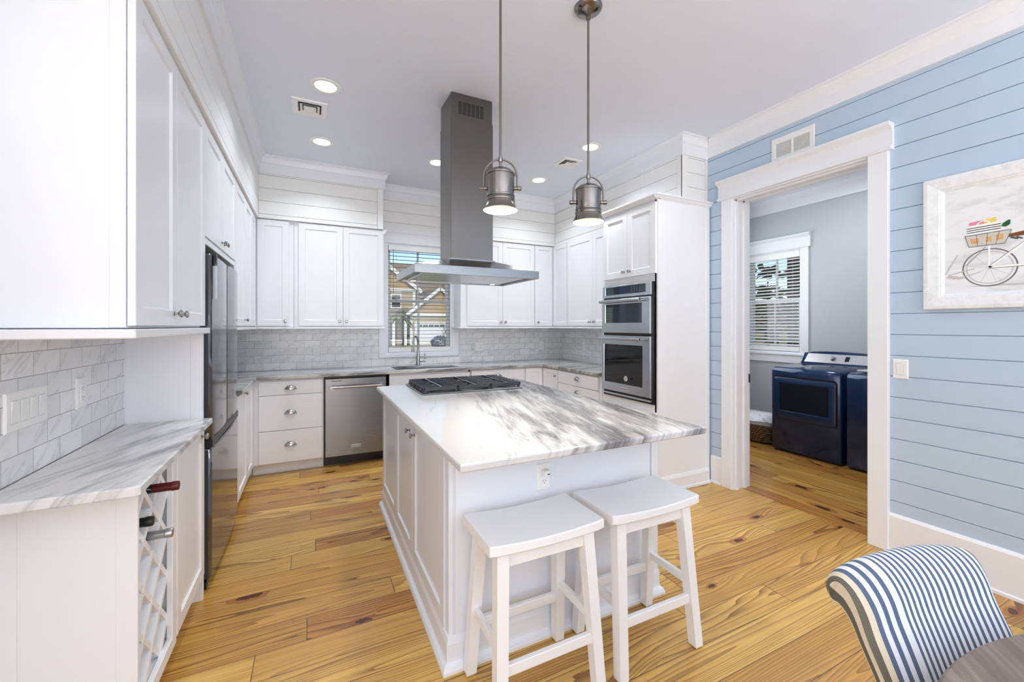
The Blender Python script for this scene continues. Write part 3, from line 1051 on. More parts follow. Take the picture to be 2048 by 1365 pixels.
# back right
c = thing('wall_cabinet', 'white double door cabinet right of the sink window behind the hood', 'cabinet', (2.1, 4.81, 1.36), G)
carcass(c, 1.585, 2.578, 4.667, 4.95, 1.368, 2.419)
for u0, u1, ku in ((1.662, 2.122, 2.09), (2.125, 2.572, 2.155)):
    d = shaker(By, c, u0, u1, UZ0 + .004, UZ1, 'cab_white'); knob(By, d, ku, 1.424)
mb = MB(); mb.box(1.56, 2.578, 4.636, 4.95, 1.345, 1.366, .003); mb.build('light_rail', 'cab_white', c, smooth=False)
Rx = Face('-x', 2.868)
c = thing('corner_cabinet', 'white wall cabinet with two narrow doors meeting in the back right corner', 'cabinet', (2.95, 4.75, 1.36), G)
mb = MB(); mb.box(2.58, 3.147, 4.667, 4.95, 1.368, 2.419, .001); mb.box(2.87, 3.147, 4.318, 4.667, 1.368, 2.419, .001); mb.build('body', 'cab_white', c, smooth=False)
d = shaker(By, c, 2.580, 2.846, UZ0 + .004, UZ1, 'cab_white', fr=.05); knob(By, d, 2.62, 1.424)
d = shaker(Rx, c, 4.322, 4.643, UZ0 + .004, UZ1, 'cab_white', fr=.05)
mb = MB(); mb.box(2.58, 3.147, 4.636, 4.95, 1.345, 1.366, .003); mb.box(2.84, 3.147, 4.318, 4.636, 1.345, 1.366, .003); mb.build('light_rail', 'cab_white', c, smooth=False)
c = thing('wall_cabinet', 'white double door cabinet between the oven tower and the back right corner', 'cabinet', (2.95, 3.75, 1.36), G)
carcass(c, 2.87, 3.147, 3.24, 4.314, 1.368, 2.419)
for u0, u1, ku in ((3.797, 4.308, 3.835), (3.262, 3.793, 3.755)):
    d = shaker(Rx, c, u0, u1, UZ0 + .004, UZ1, 'cab_white'); knob(Rx, d, ku, 1.424)
mb = MB(); mb.box(2.84, 3.147, 3.24, 4.314, 1.345, 1.366, .003); mb.build('light_rail', 'cab_white', c, smooth=False)

# ------------------------------------------------------------------ oven tower
TX = 2.555
Tf = Face('-x', TX)
c = thing('tall_cabinet', 'tall white tower cabinet housing the double wall oven', 'cabinet', (2.86, 2.88, 0))
mb = MB()
mb.box(2.575, 3.15, 3.215, 3.238, 0, 2.417); mb.box(TX, 2.58, 2.54, 2.575, .1, 2.43, .001); mb.box(TX, 2.58, 3.20, 3.238, .1, 2.43, .001)
mb.box(TX, 2.58, 2.575, 3.20, 2.39, 2.43); mb.box(TX, 2.58, 2.575, 3.20, 1.745, 1.815, .001); mb.box(TX, 2.58, 2.575, 3.20, .10, .718, .001)
mb.box(2.58, 3.15, 2.545, 3.22, 1.75, 2.417); mb.box(2.60, 3.15, 2.545, 3.22, 0, .712)
mb.build('body', 'cab_white', c, smooth=False)
mb = MB()
mb.box(TX + .002, 3.165, 2.527, 2.545, 0, 2.43)
mb.box(TX, TX + .03, 2.522, 2.56, 0, 2.43, .002); mb.box(3.125, 3.165, 2.521, 2.53, 0, 2.43, .002)
mb.build('side_panel', 'cab_white', c, smooth=False)
for u0, u1, ku in ((2.875, 3.205, 2.91), (2.535, 2.872, 2.837)):
    d = shaker(Tf, c, u0, u1, 1.812, 2.40, 'cab_white'); knob(Tf, d, ku, 1.862)
d = slab(Tf, c, 2.535, 3.205, .13, .66, 'cab_white')
mb = MB()
pr = ((0, 2.425), (.008, 2.43), (.018, 2.445), (.03, 2.45), (.03, 2.462), (0, 2.462))
mb.rings([[(TX - w - .018, y, z) for w, z in pr] for y in (2.522, 3.24)]); mb.rings([[(x, 2.522 - w, z) for w, z in pr] for x in (TX - .045, 3.178)])
mb.box(TX - .02, 2.862, 2.522, 3.24, 2.42, 2.46); mb.box(2.862, 3.165, 2.522, 2.55, 2.42, 2.46)
mb.build('crown', 'cab_white', c, smooth=False)
mb = MB()
mb.rings([[(x, 2.527 - w, z) for w, z in ((0, 0), (.032, 0), (.03, .014), (.018, .02), (.018, .1), (.008, .122), (0, .125))] for x in (TX - .02, 3.15)])
mb.build('baseboard', 'cab_white', c, smooth=False)

# double oven
ov = thing('wall_oven', 'stainless steel double wall oven set in the white tower', 'oven', (2.53, 2.88, .72))
Of = Face('-x', TX)
mb = MB(); mb.box(TX + .0, 3.0, 2.58, 3.195, .722, 1.742); Of.box(mb, 2.552, 3.198, .001, .020, .722, 1.746); mb.build('body', 'black', ov, smooth=False)
def framed(parent, name, u0, u1, z0, z1, a0, a1, b0, b1, w0, w1, mat):
    mb = MB()
    mb.rings([Of.rect(u0, u1, w0, z0, z1), Of.rect(u0, u1, w1 - .003, z0, z1), Of.rect(u0 + .003, u1 - .003, w1, z0 + .003, z1 - .003), Of.rect(a0, a1, w1, b0, b1), Of.rect(a0 + .003, a1 - .003, w1 - .006, b0 + .003, b1 - .003)], True, True)
    return mb.build(name, mat, parent, smooth=False)
p = framed(ov, 'control_panel', 2.565, 3.197, 1.638, 1.746, 2.627, 3.155, 1.662, 1.735, .02, .036, 'steel_y')
mb = MB(); Of.box(mb, 2.628, 3.154, .028, .0325, 1.663, 1.734); disp = mb.build('display', 'mirrorglass', p, smooth=False)
mb = MB(); Of.box(mb, 2.86, 2.95, .0325, .0332, 1.675, 1.722); mb.build('screen', 'navy', disp, smooth=False)
mb = MB()
for i in range(4):
    for j in range(3):
        Of.box(mb, 2.70 + .032 * i, 2.705 + .032 * i, .0325, .0331, 1.68 + .017 * j, 1.684 + .017 * j)
mb.build('touch_marks', 'badge', disp, smooth=False)
def oven_door(z0, z1, a0, a1, b0, b1, hz, glassmat):
    d = framed(ov, 'door', 2.565, 3.197, z0, z1, a0, a1, b0, b1, .02, .046, 'steel_y')
    mb = MB(); Of.box(mb, a0, a1, .036, .0415, b0, b1); mb.build('glass', glassmat, d, smooth=False)
    mb = MB(); mb.cyl(Of.P(2.645, .092, hz), Of.P(3.17, .092, hz), .0125, n=18)
    for u in (2.66, 3.155): mb.cyl(Of.P(u, .044, hz), Of.P(u, .092, hz), .011, .0145, 16)
    h = mb.build('handle', 'steel_y', d)
    mb = MB(); mb.lathe([(.0165, 0), (.0165, .008), (.013, .0095)], Of.P(2.648, .092, hz), (0, -1, 0), 18); mb.build('handle_cap', 'nickel', h)
    mb = MB(); mb.lathe([(.008, 0), (.008, .0012)], Of.P(2.6375, .092, hz), (0, -1, 0), 14); mb.build('handle_button', 'black', h)
    return d
oven_door(1.312, 1.622, 2.66, 3.145, 1.403, 1.575, 1.60, 'mirrorglass')
d = oven_door(.775, 1.288, 2.653, 3.165, .852, 1.207, 1.262, 'blackglass')
mb = MB(); mb.lathe([(.024, 0), (.024, .0012)], Of.P(2.865, .0415, .905), Of.out(), 24); em = mb.build('emblem', 'badge', d)
mb = MB()
for k, (u, z) in enumerate(((0, .008), (0, 0), (0, -.008))):
    Of.box(mb, 2.865 - .010 + .004 * k, 2.865 + .006 + .002 * k, .0427, .0431, .9035 + z, .9065 + z)
Of.box(mb, 2.872, 2.875, .0427, .0431, .9035, .9125); Of.box(mb, 2.858, 2.861, .0427, .0431, .8985, .905)
mb.build('emblem_mark', 'letter', em, smooth=False)
mb = MB(); Of.box(mb, 2.822, 2.936, .046, .0485, .797, .826, .001); bd = mb.build('badge', 'badge', d, smooth=False)
text('badge_lettering', 'KitchenAid', bd, (TX - .0487, 2.879, .8115), (R(90), 0, R(-90)), .0225, 'letter')
mb = MB(); Of.box(mb, 2.565, 3.197, .02, .045, .742, .757, .003); mb.build('bottom_trim', 'steel_y', ov, smooth=False)

# ------------------------------------------------------------------ base cabinets and worktops
Bb = Face('-y', 4.375)
def kick(parent, x0, x1, y0, y1, mat='cab_white'):
    mb = MB(); mb.box(x0, x1, y0, y1, 0, .105); mb.build('toe_kick', mat, parent, smooth=False)

c = thing('base_cabinet', 'white base cabinet beside the refrigerator, its one door facing right', 'cabinet', (-.8, 3.9, 0))
carcass(c, -1.09, -.497, 3.488, 4.95, .105, .882)
L2 = Face('+x', -.495)
d = shaker(L2, c, 3.492, 3.97, .115, .872, 'cab_white'); knob(L2, d, 3.79, .851)
d = shaker(L2, c, 3.973, 4.30, .115, .872, 'cab_white')
mb = MB(); mb.box(-.495, -.478, 4.303, 4.37, .105, .882); mb.build('filler', 'cab_white', c, smooth=False)
mb = MB(); mb.box(-1.09, -.56, 3.488, 4.90, 0, .105); mb.box(-.56, -.497, 4.455, 4.90, 0, .105); mb.build('toe_kick', 'cab_white', c, smooth=False)
c = thing('drawer_base', 'white three drawer base cabinet left of the dishwasher', 'cabinet', (-.18, 4.66, 0))
carcass(c, -.492, .099, 4.377, 4.95, .105, .882)
for z0, z1, pz in ((.738, .868, .787), (.412, .733, .562), (.113, .407, .265)):
    d = slab(Bb, c, -.436, .086, z0, z1, 'cab_white'); cup_pull(Bb, d, -.181, pz)
mb = MB(); mb.box(-.492, .099, 4.455, 4.47, 0, .105); mb.box(-.492, .099, 4.44, 4.456, 0, .022, .003); mb.build('toe_kick', 'cab_white', c, smooth=False)

dw = thing('dishwasher', 'stainless steel dishwasher under the back counter', 'dishwasher', (.39, 4.6, 0))
mb = MB(); mb.box(.101, .689, 4.40, 4.93, .1, .876); mb.box(.101, .689, 4.455, 4.47, 0, .1); mb.build('body', 'black', dw, smooth=False)
mb = MB(); Bb.box(mb, .112, .68, -.02, .022, .103, .863, .005); d = mb.build('door', 'steel_x', dw, smooth=False)
mb = MB(); mb.cyl((.165, 4.295, .783), (.64, 4.295, .783), .0115, n=18)
for x in (.165, .635): mb.cyl((x, 4.36, .783), (x, 4.285, .783), .011, .015, 16)
mb.build('handle', 'nickel', d)
mb = MB(); Bb.box(mb, .17, .26, .0221, .0226, .836, .841); mb.build('control_marks', 'letter', d, smooth=False)
mb = MB(); Bb.box(mb, .345, .437, .022, .025, .178, .206, .001); bd = mb.build('badge', 'badge', d, smooth=False)
text('badge_lettering', 'KitchenAid', bd, (.391, 4.3495, .1925), (R(90), 0, 0), .0195, 'letter')

c = thing('sink_cabinet', 'white base cabinet under the kitchen sink', 'cabinet', (1.15, 4.66, 0))
mb = MB(); mb.box(.693, .715, 4.377, 4.95, .105, .882); mb.box(1.575, 1.597, 4.377, 4.95, .105, .882); mb.box(.693, 1.597, 4.377, 4.40, .105, .16); mb.box(.693, 1.597, 4.377, 4.395, .69, .882); mb.box(.693, 1.597, 4.377, 4.95, .105, .12); mb.build('body', 'cab_white', c, smooth=False)
slab(Bb, c, .712, 1.588, .725, .862, 'cab_white', 'false_front')
for u0, u1, ku in ((.712, 1.148, 1.115), (1.151, 1.588, 1.185)):
    d = shaker(Bb, c, u0, u1, .115, .72, 'cab_white'); knob(Bb, d, ku, .66)
kick(c, .693, 1.597, 4.455, 4.47)
c = thing('drawer_base', 'white drawer cabinet against the back wall, partly hidden behind the cooktop', 'cabinet', (1.94, 4.66, 0))
carcass(c, 1.599, 2.28, 4.377, 4.95, .105, .882)
for z0, z1, pz in ((.738, .868, .787), (.412, .733, .562), (.113, .407, .265)):
    d = slab(Bb, c, 1.606, 2.272, z0, z1, 'cab_white'); cup_pull(Bb, d, 1.93, pz)
kick(c, 1.599, 2.28, 4.455, 4.47)
Br = Face('-x', 2.545)
c = thing('corner_base_cabinet', 'white corner base cabinet with two narrow doors at the back right corner', 'cabinet', (2.7, 4.5, 0))
mb = MB(); mb.box(2.282, 3.147, 4.377, 4.95, .105, .882, .001); mb.box(2.547, 3.147, 4.02, 4.377, .105, .882, .001); mb.build('body', 'cab_white', c, smooth=False)
shaker(Bb, c, 2.292, 2.523, .113, .868, 'cab_white', fr=.045)
d = shaker(Br, c, 4.024, 4.353, .113, .868, 'cab_white', fr=.045); knob(Br, d, 4.06, .80)
kick(c, 2.62, 3.1, 4.02, 4.5)
c = thing('drawer_base', 'white drawer cabinet between the oven tower and the corner', 'cabinet', (2.8, 3.63, 0))
carcass(c, 2.547, 3.147, 3.242, 4.018, .105, .882)
for z0, z1, pz in ((.735, .868, .80), (.412, .730, .655), (.113, .407, .33)):
    d = slab(Br, c, 3.285, 4.008, z0, z1, 'cab_white'); cup_pull(Br, d, 3.63, pz)
kick(c, 2.62, 3.147, 3.242, 4.018)

def eased(mb, x0, x1, y0, y1, z0=.884, z1=.914, c=.006):
    mb.box(x0, x1, y0, y1, z0, z1, c)

# U-shaped worktop with the sink cut out (sink hole x .80-1.50, y 4.45-4.80)
HX0, HX1, HY0, HY1 = .80, 1.50, 4.445, 4.80
mb = MB()
xs = [-1.098, -.45, HX0, HX1, 2.505, 3.148]
ys = [3.245, 3.488, 4.335, HY0, HY1, 4.95]
def inside(i, j):
    x, y = (xs[i] + xs[i + 1]) / 2, (ys[j] + ys[j + 1]) / 2
    if y > 4.335: return not (HX0 < x < HX1 and HY0 < y < HY1)
    if x < -.45: return y > 3.488
    return x > 2.505
vt = {}
def gv(i, j, z):
    if (i, j, z) not in vt: vt[i, j, z] = mb.v((xs[i], ys[j], z))
    return vt[i, j, z]
for i in range(5):
    for j in range(5):
        if not inside(i, j): continue
        mb.f([gv(i, j, .914), gv(i + 1, j, .914), gv(i + 1, j + 1, .914), gv(i, j + 1, .914)])
        mb.f([gv(i, j, .884), gv(i, j + 1, .884), gv(i + 1, j + 1, .884), gv(i + 1, j, .884)])
        for (a, b, ni, nj) in (((i, j), (i + 1, j), i, j - 1), ((i + 1, j), (i + 1, j + 1), i + 1, j), ((i + 1, j + 1), (i, j + 1), i, j + 1), ((i, j + 1), (i, j), i - 1, j)):
            if not (0 <= ni < 5 and 0 <= nj < 5 and inside(ni, nj)):
                mb.f([gv(*a, .884), gv(*b, .884), gv(*b, .914), gv(*a, .914)])
wt = mb.build('worktop', 'granite_back', smooth=False)
tag(wt, 'grey veined granite counter running along the back wall and both corners', 'countertop')
mod = wt.modifiers.new('ease', 'BEVEL'); mod.width = .005; mod.segments = 2; mod.limit_method = 'ANGLE'; mod.angle_limit = R(60)

sk_ = thing('kitchen_sink', 'undermount stainless sink below the kitchen window', 'sink', (1.15, 4.62, .7))
mb = MB()
def rr(x0, x1, y0, y1, z): return [(x0, y0, z), (x1, y0, z), (x1, y1, z), (x0, y1, z)]
mb.rings([rr(HX0 - .02, HX1 + .02, HY0 - .02, HY1 + .02, .882), rr(HX0 - .004, HX1 + .004, HY0 - .004, HY1 + .004, .882), rr(HX0 + .006, HX1 - .006, HY0 + .006, HY1 - .006, .70), rr(HX0 + .03, HX1 - .03, HY0 + .03, HY1 - .03, .685)], False, True)
mb.build('basin', 'steel_x', sk_)
mb = MB(); mb.lathe([(.045, 0), (.045, .004), (.03, .002), (.001, .001)], (1.15, 4.62, .686), (0, 0, 1), 24); mb.build('drain', 'nickel', sk_)

fc = thing('kitchen_faucet', 'brushed nickel pull-down faucet behind the sink', 'faucet', (1.125, 4.865, .914))
fx, fy = 1.125, 4.865
mb = MB(); mb.lathe([(.03, 0), (.03, .006), (.024, .012), (.021, .06), (.018, .13), (.0145, .17)], (fx, fy, .914), (0, 0, 1), 24); mb.build('body', 'nickel', fc)
pts = [(fx, fy, 1.05), (fx, fy, 1.16)]
for i in range(1, 13):
    a = PI * i / 12 * .97
    pts.append((fx - (.078 * (1 - math.cos(a))) * .55, fy - .078 * (1 - math.cos(a)) * .83, 1.16 + .078 * math.sin(a) * 1.2))
e = pts[-1]; pts.append((e[0] - .002, e[1] - .003, e[2] - .03))
mb = MB(); mb.tube(pts, .0115, 14); mb.build('spout', 'nickel', fc)
mb = MB(); mb.cyl(pts[-1], (e[0] - .006, e[1] - .008, 1.075), .0135, .019, 18); mb.build('spray_head', 'nickel', fc)
mb = MB(); mb.cyl((fx + .015, fy, .965), (fx + .085, fy - .012, .965), .0135, .012, 16); mb.cyl((fx + .078, fy - .012, .962), (fx + .08, fy - .01, 1.055), .007, .005, 12); mb.build('handle', 'nickel', fc)
sb = thing('disposal_button', 'small round air switch button on the counter behind the sink', 'switch', (1.40, 4.88, .914))
mb = MB(); mb.lathe([(.022, 0), (.022, .004), (.016, .006), (.012, .012), (.001, .012)], (1.40, 4.88, .914), (0, 0, 1), 20); mb.build('cap', 'nickel', sb)

# ------------------------------------------------------------------ wine cabinet wing
c = thing('wine_cabinet', 'white base cabinet with a diagonal wine rack beside a single door', 'cabinet', (-.65, 2.1, 0))
WA, WB, WM0, WM1 = 1.682, 2.528, 1.692, 2.015
mb = MB()
mb.box(-.79, -.508, 1.686, 1.692, .0, .882); mb.box(-.79, -.507, 2.04, 2.058, .12, .882); mb.box(-.79, -.507, 2.508, 2.528, .12, .882)
mb.box(-.79, -.780, WA, WB, .12, .882); mb.box(-.79, -.507, 1.704, WB, .14, .158); mb.box(-.79, -.507, 1.704, WB, .864, .882)
mb.build('body', 'cab_white', c, smooth=False)
mb = MB(); mb.box(-.80, -.545, 1.680, 1.686, .0, .882); mb.box(-.545, -.507, 1.677, 1.69, .0, .882, .001); mb.box(-.80, -.76, 1.677, 1.688, 0, .882, .001); mb.build('side_panel', 'cab_white', c, smooth=False)
mb = MB()
mb.box(-.509, -.493, WA - .004, WM0, .115, .882, .001); mb.box(-.507, -.487, WM1, 2.064, .115, .882, .002)
mb.box(-.507, -.487, WM0, WM1, .115, .165, .002); mb.box(-.507, -.487, WM0, WM1, .86, .882); mb.box(-.507, -.487, 2.064, WB, .868, .882)
mb.build('face_frame', 'cab_white', c, smooth=False)
L3 = Face('+x', -.505)
d = shaker(L3, c, 2.068, 2.527, .135, .866, 'cab_white'); knob(L3, d, 2.47, .835)
kick(c, -.79, -.60, 1.704, 2.528)
# rack: crossed boards
def clip(c0, sgn, y0, y1, z0, z1):
    pts = []
    for y in (y0, y1):
        z = (c0 - y) if sgn > 0 else (y - c0)
        if z0 <= z <= z1: pts.append((y, z))
    for z in (z0, z1):
        y = (c0 - z) if sgn > 0 else (z + c0)
        if y0 < y < y1: pts.append((y, z))
    return pts
mb = MB()
st = .165
ry0, ry1, rz0, rz1 = 1.693, 2.036, .16, .862
for sgn in (1, -1):
    k = -20
    while k < 40:
        c0 = 2.43 + k * st if sgn > 0 else 1.28 + k * st
        k += 1
        p = clip(c0, sgn, ry0, ry1, rz0, rz1)
        if len(p) >= 2:
            a, b = p[0], p[-1]
            if math.hypot(a[0] - b[0], a[1] - b[1]) < .03: continue
            xm = (-.498 - .70) / 2 - (.001 if sgn > 0 else 0)
            mb.bar((xm, a[0], a[1]), (xm, b[0], b[1]), .020, .19, up=(1, 0, 0))
mb.build('wine_rack', 'cab_white', c, smooth=False)

mb = MB()
pl = [(-.792, 1.53), (-.452, 1.53), (-.45, 1.532), (-.45, 2.527), (-.792, 2.527)]
pl = [(-.79, 1.532), (-.455, 1.532), (-.446, 1.541), (-.452, 2.528), (-.79, 2.528)]
rs = []
for z, ins in ((.884, .004), (.888, 0), (.909, 0), (.914, .005)):
    cx_, cy_ = -.62, 2.03
    rs.append([(x + (ins if x < cx_ else -ins), y + (ins if y < cy_ else -ins), z) for x, y in pl])
mb.rings(rs)
w2 = mb.build('worktop', 'granite_wing', smooth=False)
tag(w2, 'pale granite counter over the wine cabinet in the left foreground', 'countertop')

def bottle(label, x_tip, y, z, cap, capl, group='wine bottles in the diagonal rack'):
    b = thing('wine_bottle', label, 'bottle', (x_tip, y, z), group)
    X = (1, 0, 0)
    mb = MB(); mb.lathe([(.001, -.265), (.030, -.263), (.0365, -.255), (.0375, -.24), (.0375, -.15), (.034, -.125), (.022, -.10), (.0155, -.085), (.0142, -capl)], (x_tip, y, z), X, 24)
    mb.build('glass_body', 'bottleglass', b)
    mb = MB(); mb.lathe([(.0152, -capl), (.015, -.024), (.0165, -.022), (.0165, -.006), (.015, -.002), (.001, 0)], (x_tip, y, z), X, 24)
    mb.build('capsule', cap, b)
    return b
bottle('wine bottle with a dark red foil neck, highest in the rack', -.428, 1.855, .803, 'redcap', .075)
bottle('wine bottle with a silver foil neck in the diagonal rack', -.446, 1.855, .638, 'silvercap', .07)
bottle('wine bottle with a ribbed black screw cap between the red and silver ones', -.478, 1.7725, .7205, 'black', .06)

# ------------------------------------------------------------------ refrigerator
fr = thing('refrigerator', 'stainless steel french door refrigerator in the left alcove', 'refrigerator', (-.8, 3.06, 0))
mb = MB(); mb.box(-1.08, -.545, 2.60, 3.455, .04, 1.74, .004); mb.build('body', 'black', fr, smooth=False)
def fdoor(name, y0, y1, z0, z1):
    mb = MB()
    rs = []
    for z, ins in ((z0, .006), (z0 + .006, 0), (z1 - .006, 0), (z1, .006)):
        pts = [(-.54, y0 + ins), (-.485, y0 + ins)]
        n = 10
        for i in range(n + 1):
            t = i / n
            pts.append((-.472 - ins + .010 * math.sin(PI * t), y0 + .012 + (y1 - y0 - .024) * t))
        pts += [(-.485, y1 - ins), (-.54, y1 - ins)]
        rs.append([(x, y, z) for x, y in pts])
    mb.rings(rs)
    return mb.build(name, 'steel_fridge', fr, ang=40)
fdoor('upper_door', 2.618, 3.056, .79, 1.752)
fdoor('upper_door', 3.060, 3.455, .79, 1.752)
d = fdoor('freezer_drawer', 2.618, 3.455, .055, .735)
mb = MB(); mb.box(-.54, -.468, 2.618, 3.455, .737, .788, .008); mb.build('handle_recess', 'black', fr, smooth=False)
for y in (2.64, 3.43):
    mb = MB(); mb.cyl((-.53, y, .022), (-.495, y, .022), .022, n=16); mb.build('foot', 'black', fr)
ht = thing('hanging_tag', 'paper tag clipped to the top of the left refrigerator door', 'tag', (-.455, 2.66, 1.70))
mb = MB(); mb.box(-.470, -.455, 2.640, 2.672, 1.695, 1.757, .002); mb.build('clip', 'black', ht, smooth=False)
mb = MB(); mb.box(-.459, -.4575, 2.636, 2.682, 1.52, 1.70); mb.build('sheet', 'badge', ht, smooth=False)

# ------------------------------------------------------------------ island
isl = thing('kitchen_island', 'white island cabinet with panelled doors and a wide base moulding', 'island', (1.03, 2.43, 0))
IX0, IX1, IY0, IY1 = .508, 1.605, 1.602, 3.262
mb = MB(); mb.box(IX0, IX1 - .002, IY0, IY1, .05, .884); mb.box(.492, .512, IY0 - .006, 1.632, .09, .884, .002); mb.build('body', 'island_white', isl, smooth=False)
If = Face('-x', .506)
for u0, u1, ku in ((2.731, 3.262, None), (2.241, 2.728, 2.295), (1.645, 2.237, 2.18)):
    d = shaker(If, isl, u0, u1, .128, .872, 'island_white', fr=.06)
    if ku: knob(If, d, ku, .80)
mb = MB(); mb.box(.52, 1.56, IY0 - .008, IY0, .13, .884, .001); mb.box(1.562, 1.605, IY0 - .016, IY0 + .02, .13, .884, .002); mb.build('end_panel', 'island_white', isl, smooth=False)
mb = MB()
pr = [(.032, 0), (.032, .012), (.026, .026), (.014, .038), (.012, .05), (.012, .105), (.006, .128), (0, .132), (-.02, .132), (-.02, 0)]
def corner_ring(w, z): return [(IX0 - .02 - w + .004, IY0 - .006 - w, z), (IX1 + w - .004, IY0 - .006 - w, z), (IX1 + w - .004, IY1 + w, z), (IX0 - .02 - w + .004, IY1 + w, z)]
mb.rings([corner_ring(w, z) for w, z in pr], False, False, loop=True)
mb.build('baseboard', 'island_white', isl, smooth=False)
mb = MB()
pl = [(.442, 1.305), (1.615, 1.305), (1.615, 3.272), (.442, 3.272)]
rs = []
for z, ins in ((.884, .004), (.889, 0), (.907, 0), (.912, .003), (.914, .007)):
    rs.append([(x + (ins if x < 1 else -ins), y + (ins if y < 2.4 else -ins), z) for x, y in pl])
mb.rings(rs)
w3 = mb.build('island_countertop', 'granite_island', smooth=False)
tag(w3, 'white granite island top streaked with grey veins, overhanging the stools', 'countertop')

# cooktop
ck = thing('gas_cooktop', 'steel gas cooktop with black iron grates on the island', 'cooktop', (1.03, 2.985, .914))
mb = MB(); mb.box(.655, 1.405, 2.712, 3.252, .9145, .925, .004); mb.build('tray', 'steel_x', ck, smooth=False)
for bx, by, r in ((.78, 2.83, .04), (.78, 3.13, .035), (1.03, 2.98, .052), (1.28, 2.83, .035), (1.28, 3.13, .04)):
    mb = MB(); mb.lathe([(r * 1.3, 0), (r * 1.3, .006), (r, .01), (r, .018), (r * .75, .022), (.001, .022)], (bx, by, .925), (0, 0, 1), 24); mb.build('burner', 'blackiron', ck)
for i in range(5):
    mb = MB(); mb.lathe([(.018, 0), (.018, .012), (.015, .02), (.001, .021)], (.83 + .1 * i, 3.222, .925), (0, 0, 1), 18); mb.build('control_knob', 'nickel', ck)
for i in range(3):
    gx0 = .668 + .2425 * i; gx1 = gx0 + .238
    mb = MB()
    gy0, gy1, zt = 2.724, 3.196, .966
    for y in (gy0, gy1):
        mb.box(gx0, gx1, y - .008 if y > 3 else y, y if y > 3 else y + .012, .938, zt, .003)
    for x in (gx0, gx1):
        mb.box(x - (.010 if x == gx1 else 0), x + (.010 if x == gx0 else 0), gy0, gy1, .944, zt - .004, .002)
    for k in range(1, 8):
        y = gy0 + (gy1 - gy0) * k / 8
        if k == 4:
            mb.box(gx0, gx1, y - .006, y + .006, .950, zt, .003)
        else:
            mb.box(gx0, gx0 + .085, y - .006, y + .006, .950, zt, .003); mb.box(gx1 - .085, gx1, y - .006, y + .006, .950, zt, .003)
    for k in range(1, 8):
        y = gy0 + (gy1 - gy0) * k / 8
        if i == 0: mb.bar((gx0 + .006, y, zt - .004), (gx0 - .010, y, .936), .014, .012, up=(0, 1, 0))
        if i == 2: mb.bar((gx1 - .006, y, zt - .004), (gx1 + .010, y, .936), .014, .012, up=(0, 1, 0))
    for x in (gx0 + .012, gx1 - .012):
        for y in (gy0 + .012, gy1 - .012):
            mb.box(x - .008, x + .008, y - .008, y + .008, .9245, .945, .002)
    g = mb.build('grate', 'blackiron', ck, smooth=False)
    xm = (gx0 + gx1) / 2
    mb = MB(); mb.box(xm - .0045, xm + .0045, gy0, gy1, .955, zt + .003, .002); mb.build('rib_glint', 'nickel', g, smooth=False)  # pale metal rib imitates the ceiling light glinting along the grate

# ------------------------------------------------------------------ hood
hd = thing('range_hood', 'stainless steel island hood with a tall square chimney', 'range hood', (1.031, 2.92, CEIL))
HX, HY = (.582, 1.48), (2.605, 3.235)
CX, CY = (.872, 1.19), (2.776, 3.045)
def rc(x0, x1, y0, y1, z): return [(x0, y0, z), (x1, y0, z), (x1, y1, z), (x0, y1, z)]
mb = MB()
mb.rings([rc(HX[0] + .03, HX[1] - .03, HY[0] + .03, HY[1] - .03, 1.728), rc(HX[0] + .028, HX[1] - .028, HY[0] + .028, HY[1] - .028, 1.717), rc(*HX, *HY, 1.717), rc(*HX, *HY, 1.771), rc(HX[0] + .003, HX[1] - .003, HY[0] + .003, HY[1] - .003, 1.774), rc(CX[0] - .012, CX[1] + .012, CY[0] - .012, CY[1] + .012, 1.842), rc(CX[0] - .012, CX[1] + .012, CY[0] - .012, CY[1] + .012, 1.85)])
can = mb.build('canopy', 'steel_x', hd, smooth=False)
mb = MB(); mb.rings([rc(HX[0] + .07, HX[1] - .07, HY[0] + .07, HY[1] - .07, 1.728), rc(HX[0] + .075, HX[1] - .075, HY[0] + .075, HY[1] - .075, 1.722)], True, True)
mb.build('filter_panel', 'steel_y', can, smooth=False)
for x in (.70, 1.36):
    for y in (2.655, 3.185):
        mb = MB(); mb.lathe([(.026, 0), (.026, -.004), (.02, -.005)], (x, y, 1.727), (0, 0, 1), 20, True, False); pk = mb.build('light_ring', 'nickel', can)
        mb = MB(); mb.lathe([(.019, -.0048), (.001, -.0048)], (x, y, 1.727), (0, 0, 1), 20, False, True); mb.build('light_lens', 'leddisc', pk)
mb = MB(); mb.box(CX[0], CX[1], CY[0], CY[1], 1.845, 2.845, .002); mb.build('lower_chimney', 'steel_z', hd, smooth=False)
mb = MB()
e = .004
mb.box(CX[0] + e, CX[1] - e, CY[0] + e, CY[1] - e, 2.84, CEIL - .002, .002); up = mb.build('upper_chimney', 'steel_z', hd, smooth=False)
mb = MB()
for i in range(6):
    for k in range(9):
        x0 = .928 + .0325 * i; z0 = 2.872 + .0102 * k
        mb.box(x0, x0 + .026, CY[0] + e - .0008, CY[0] + e + .001, z0, z0 + .0058)
mb.build('vent_slots', 'black', up, smooth=False)

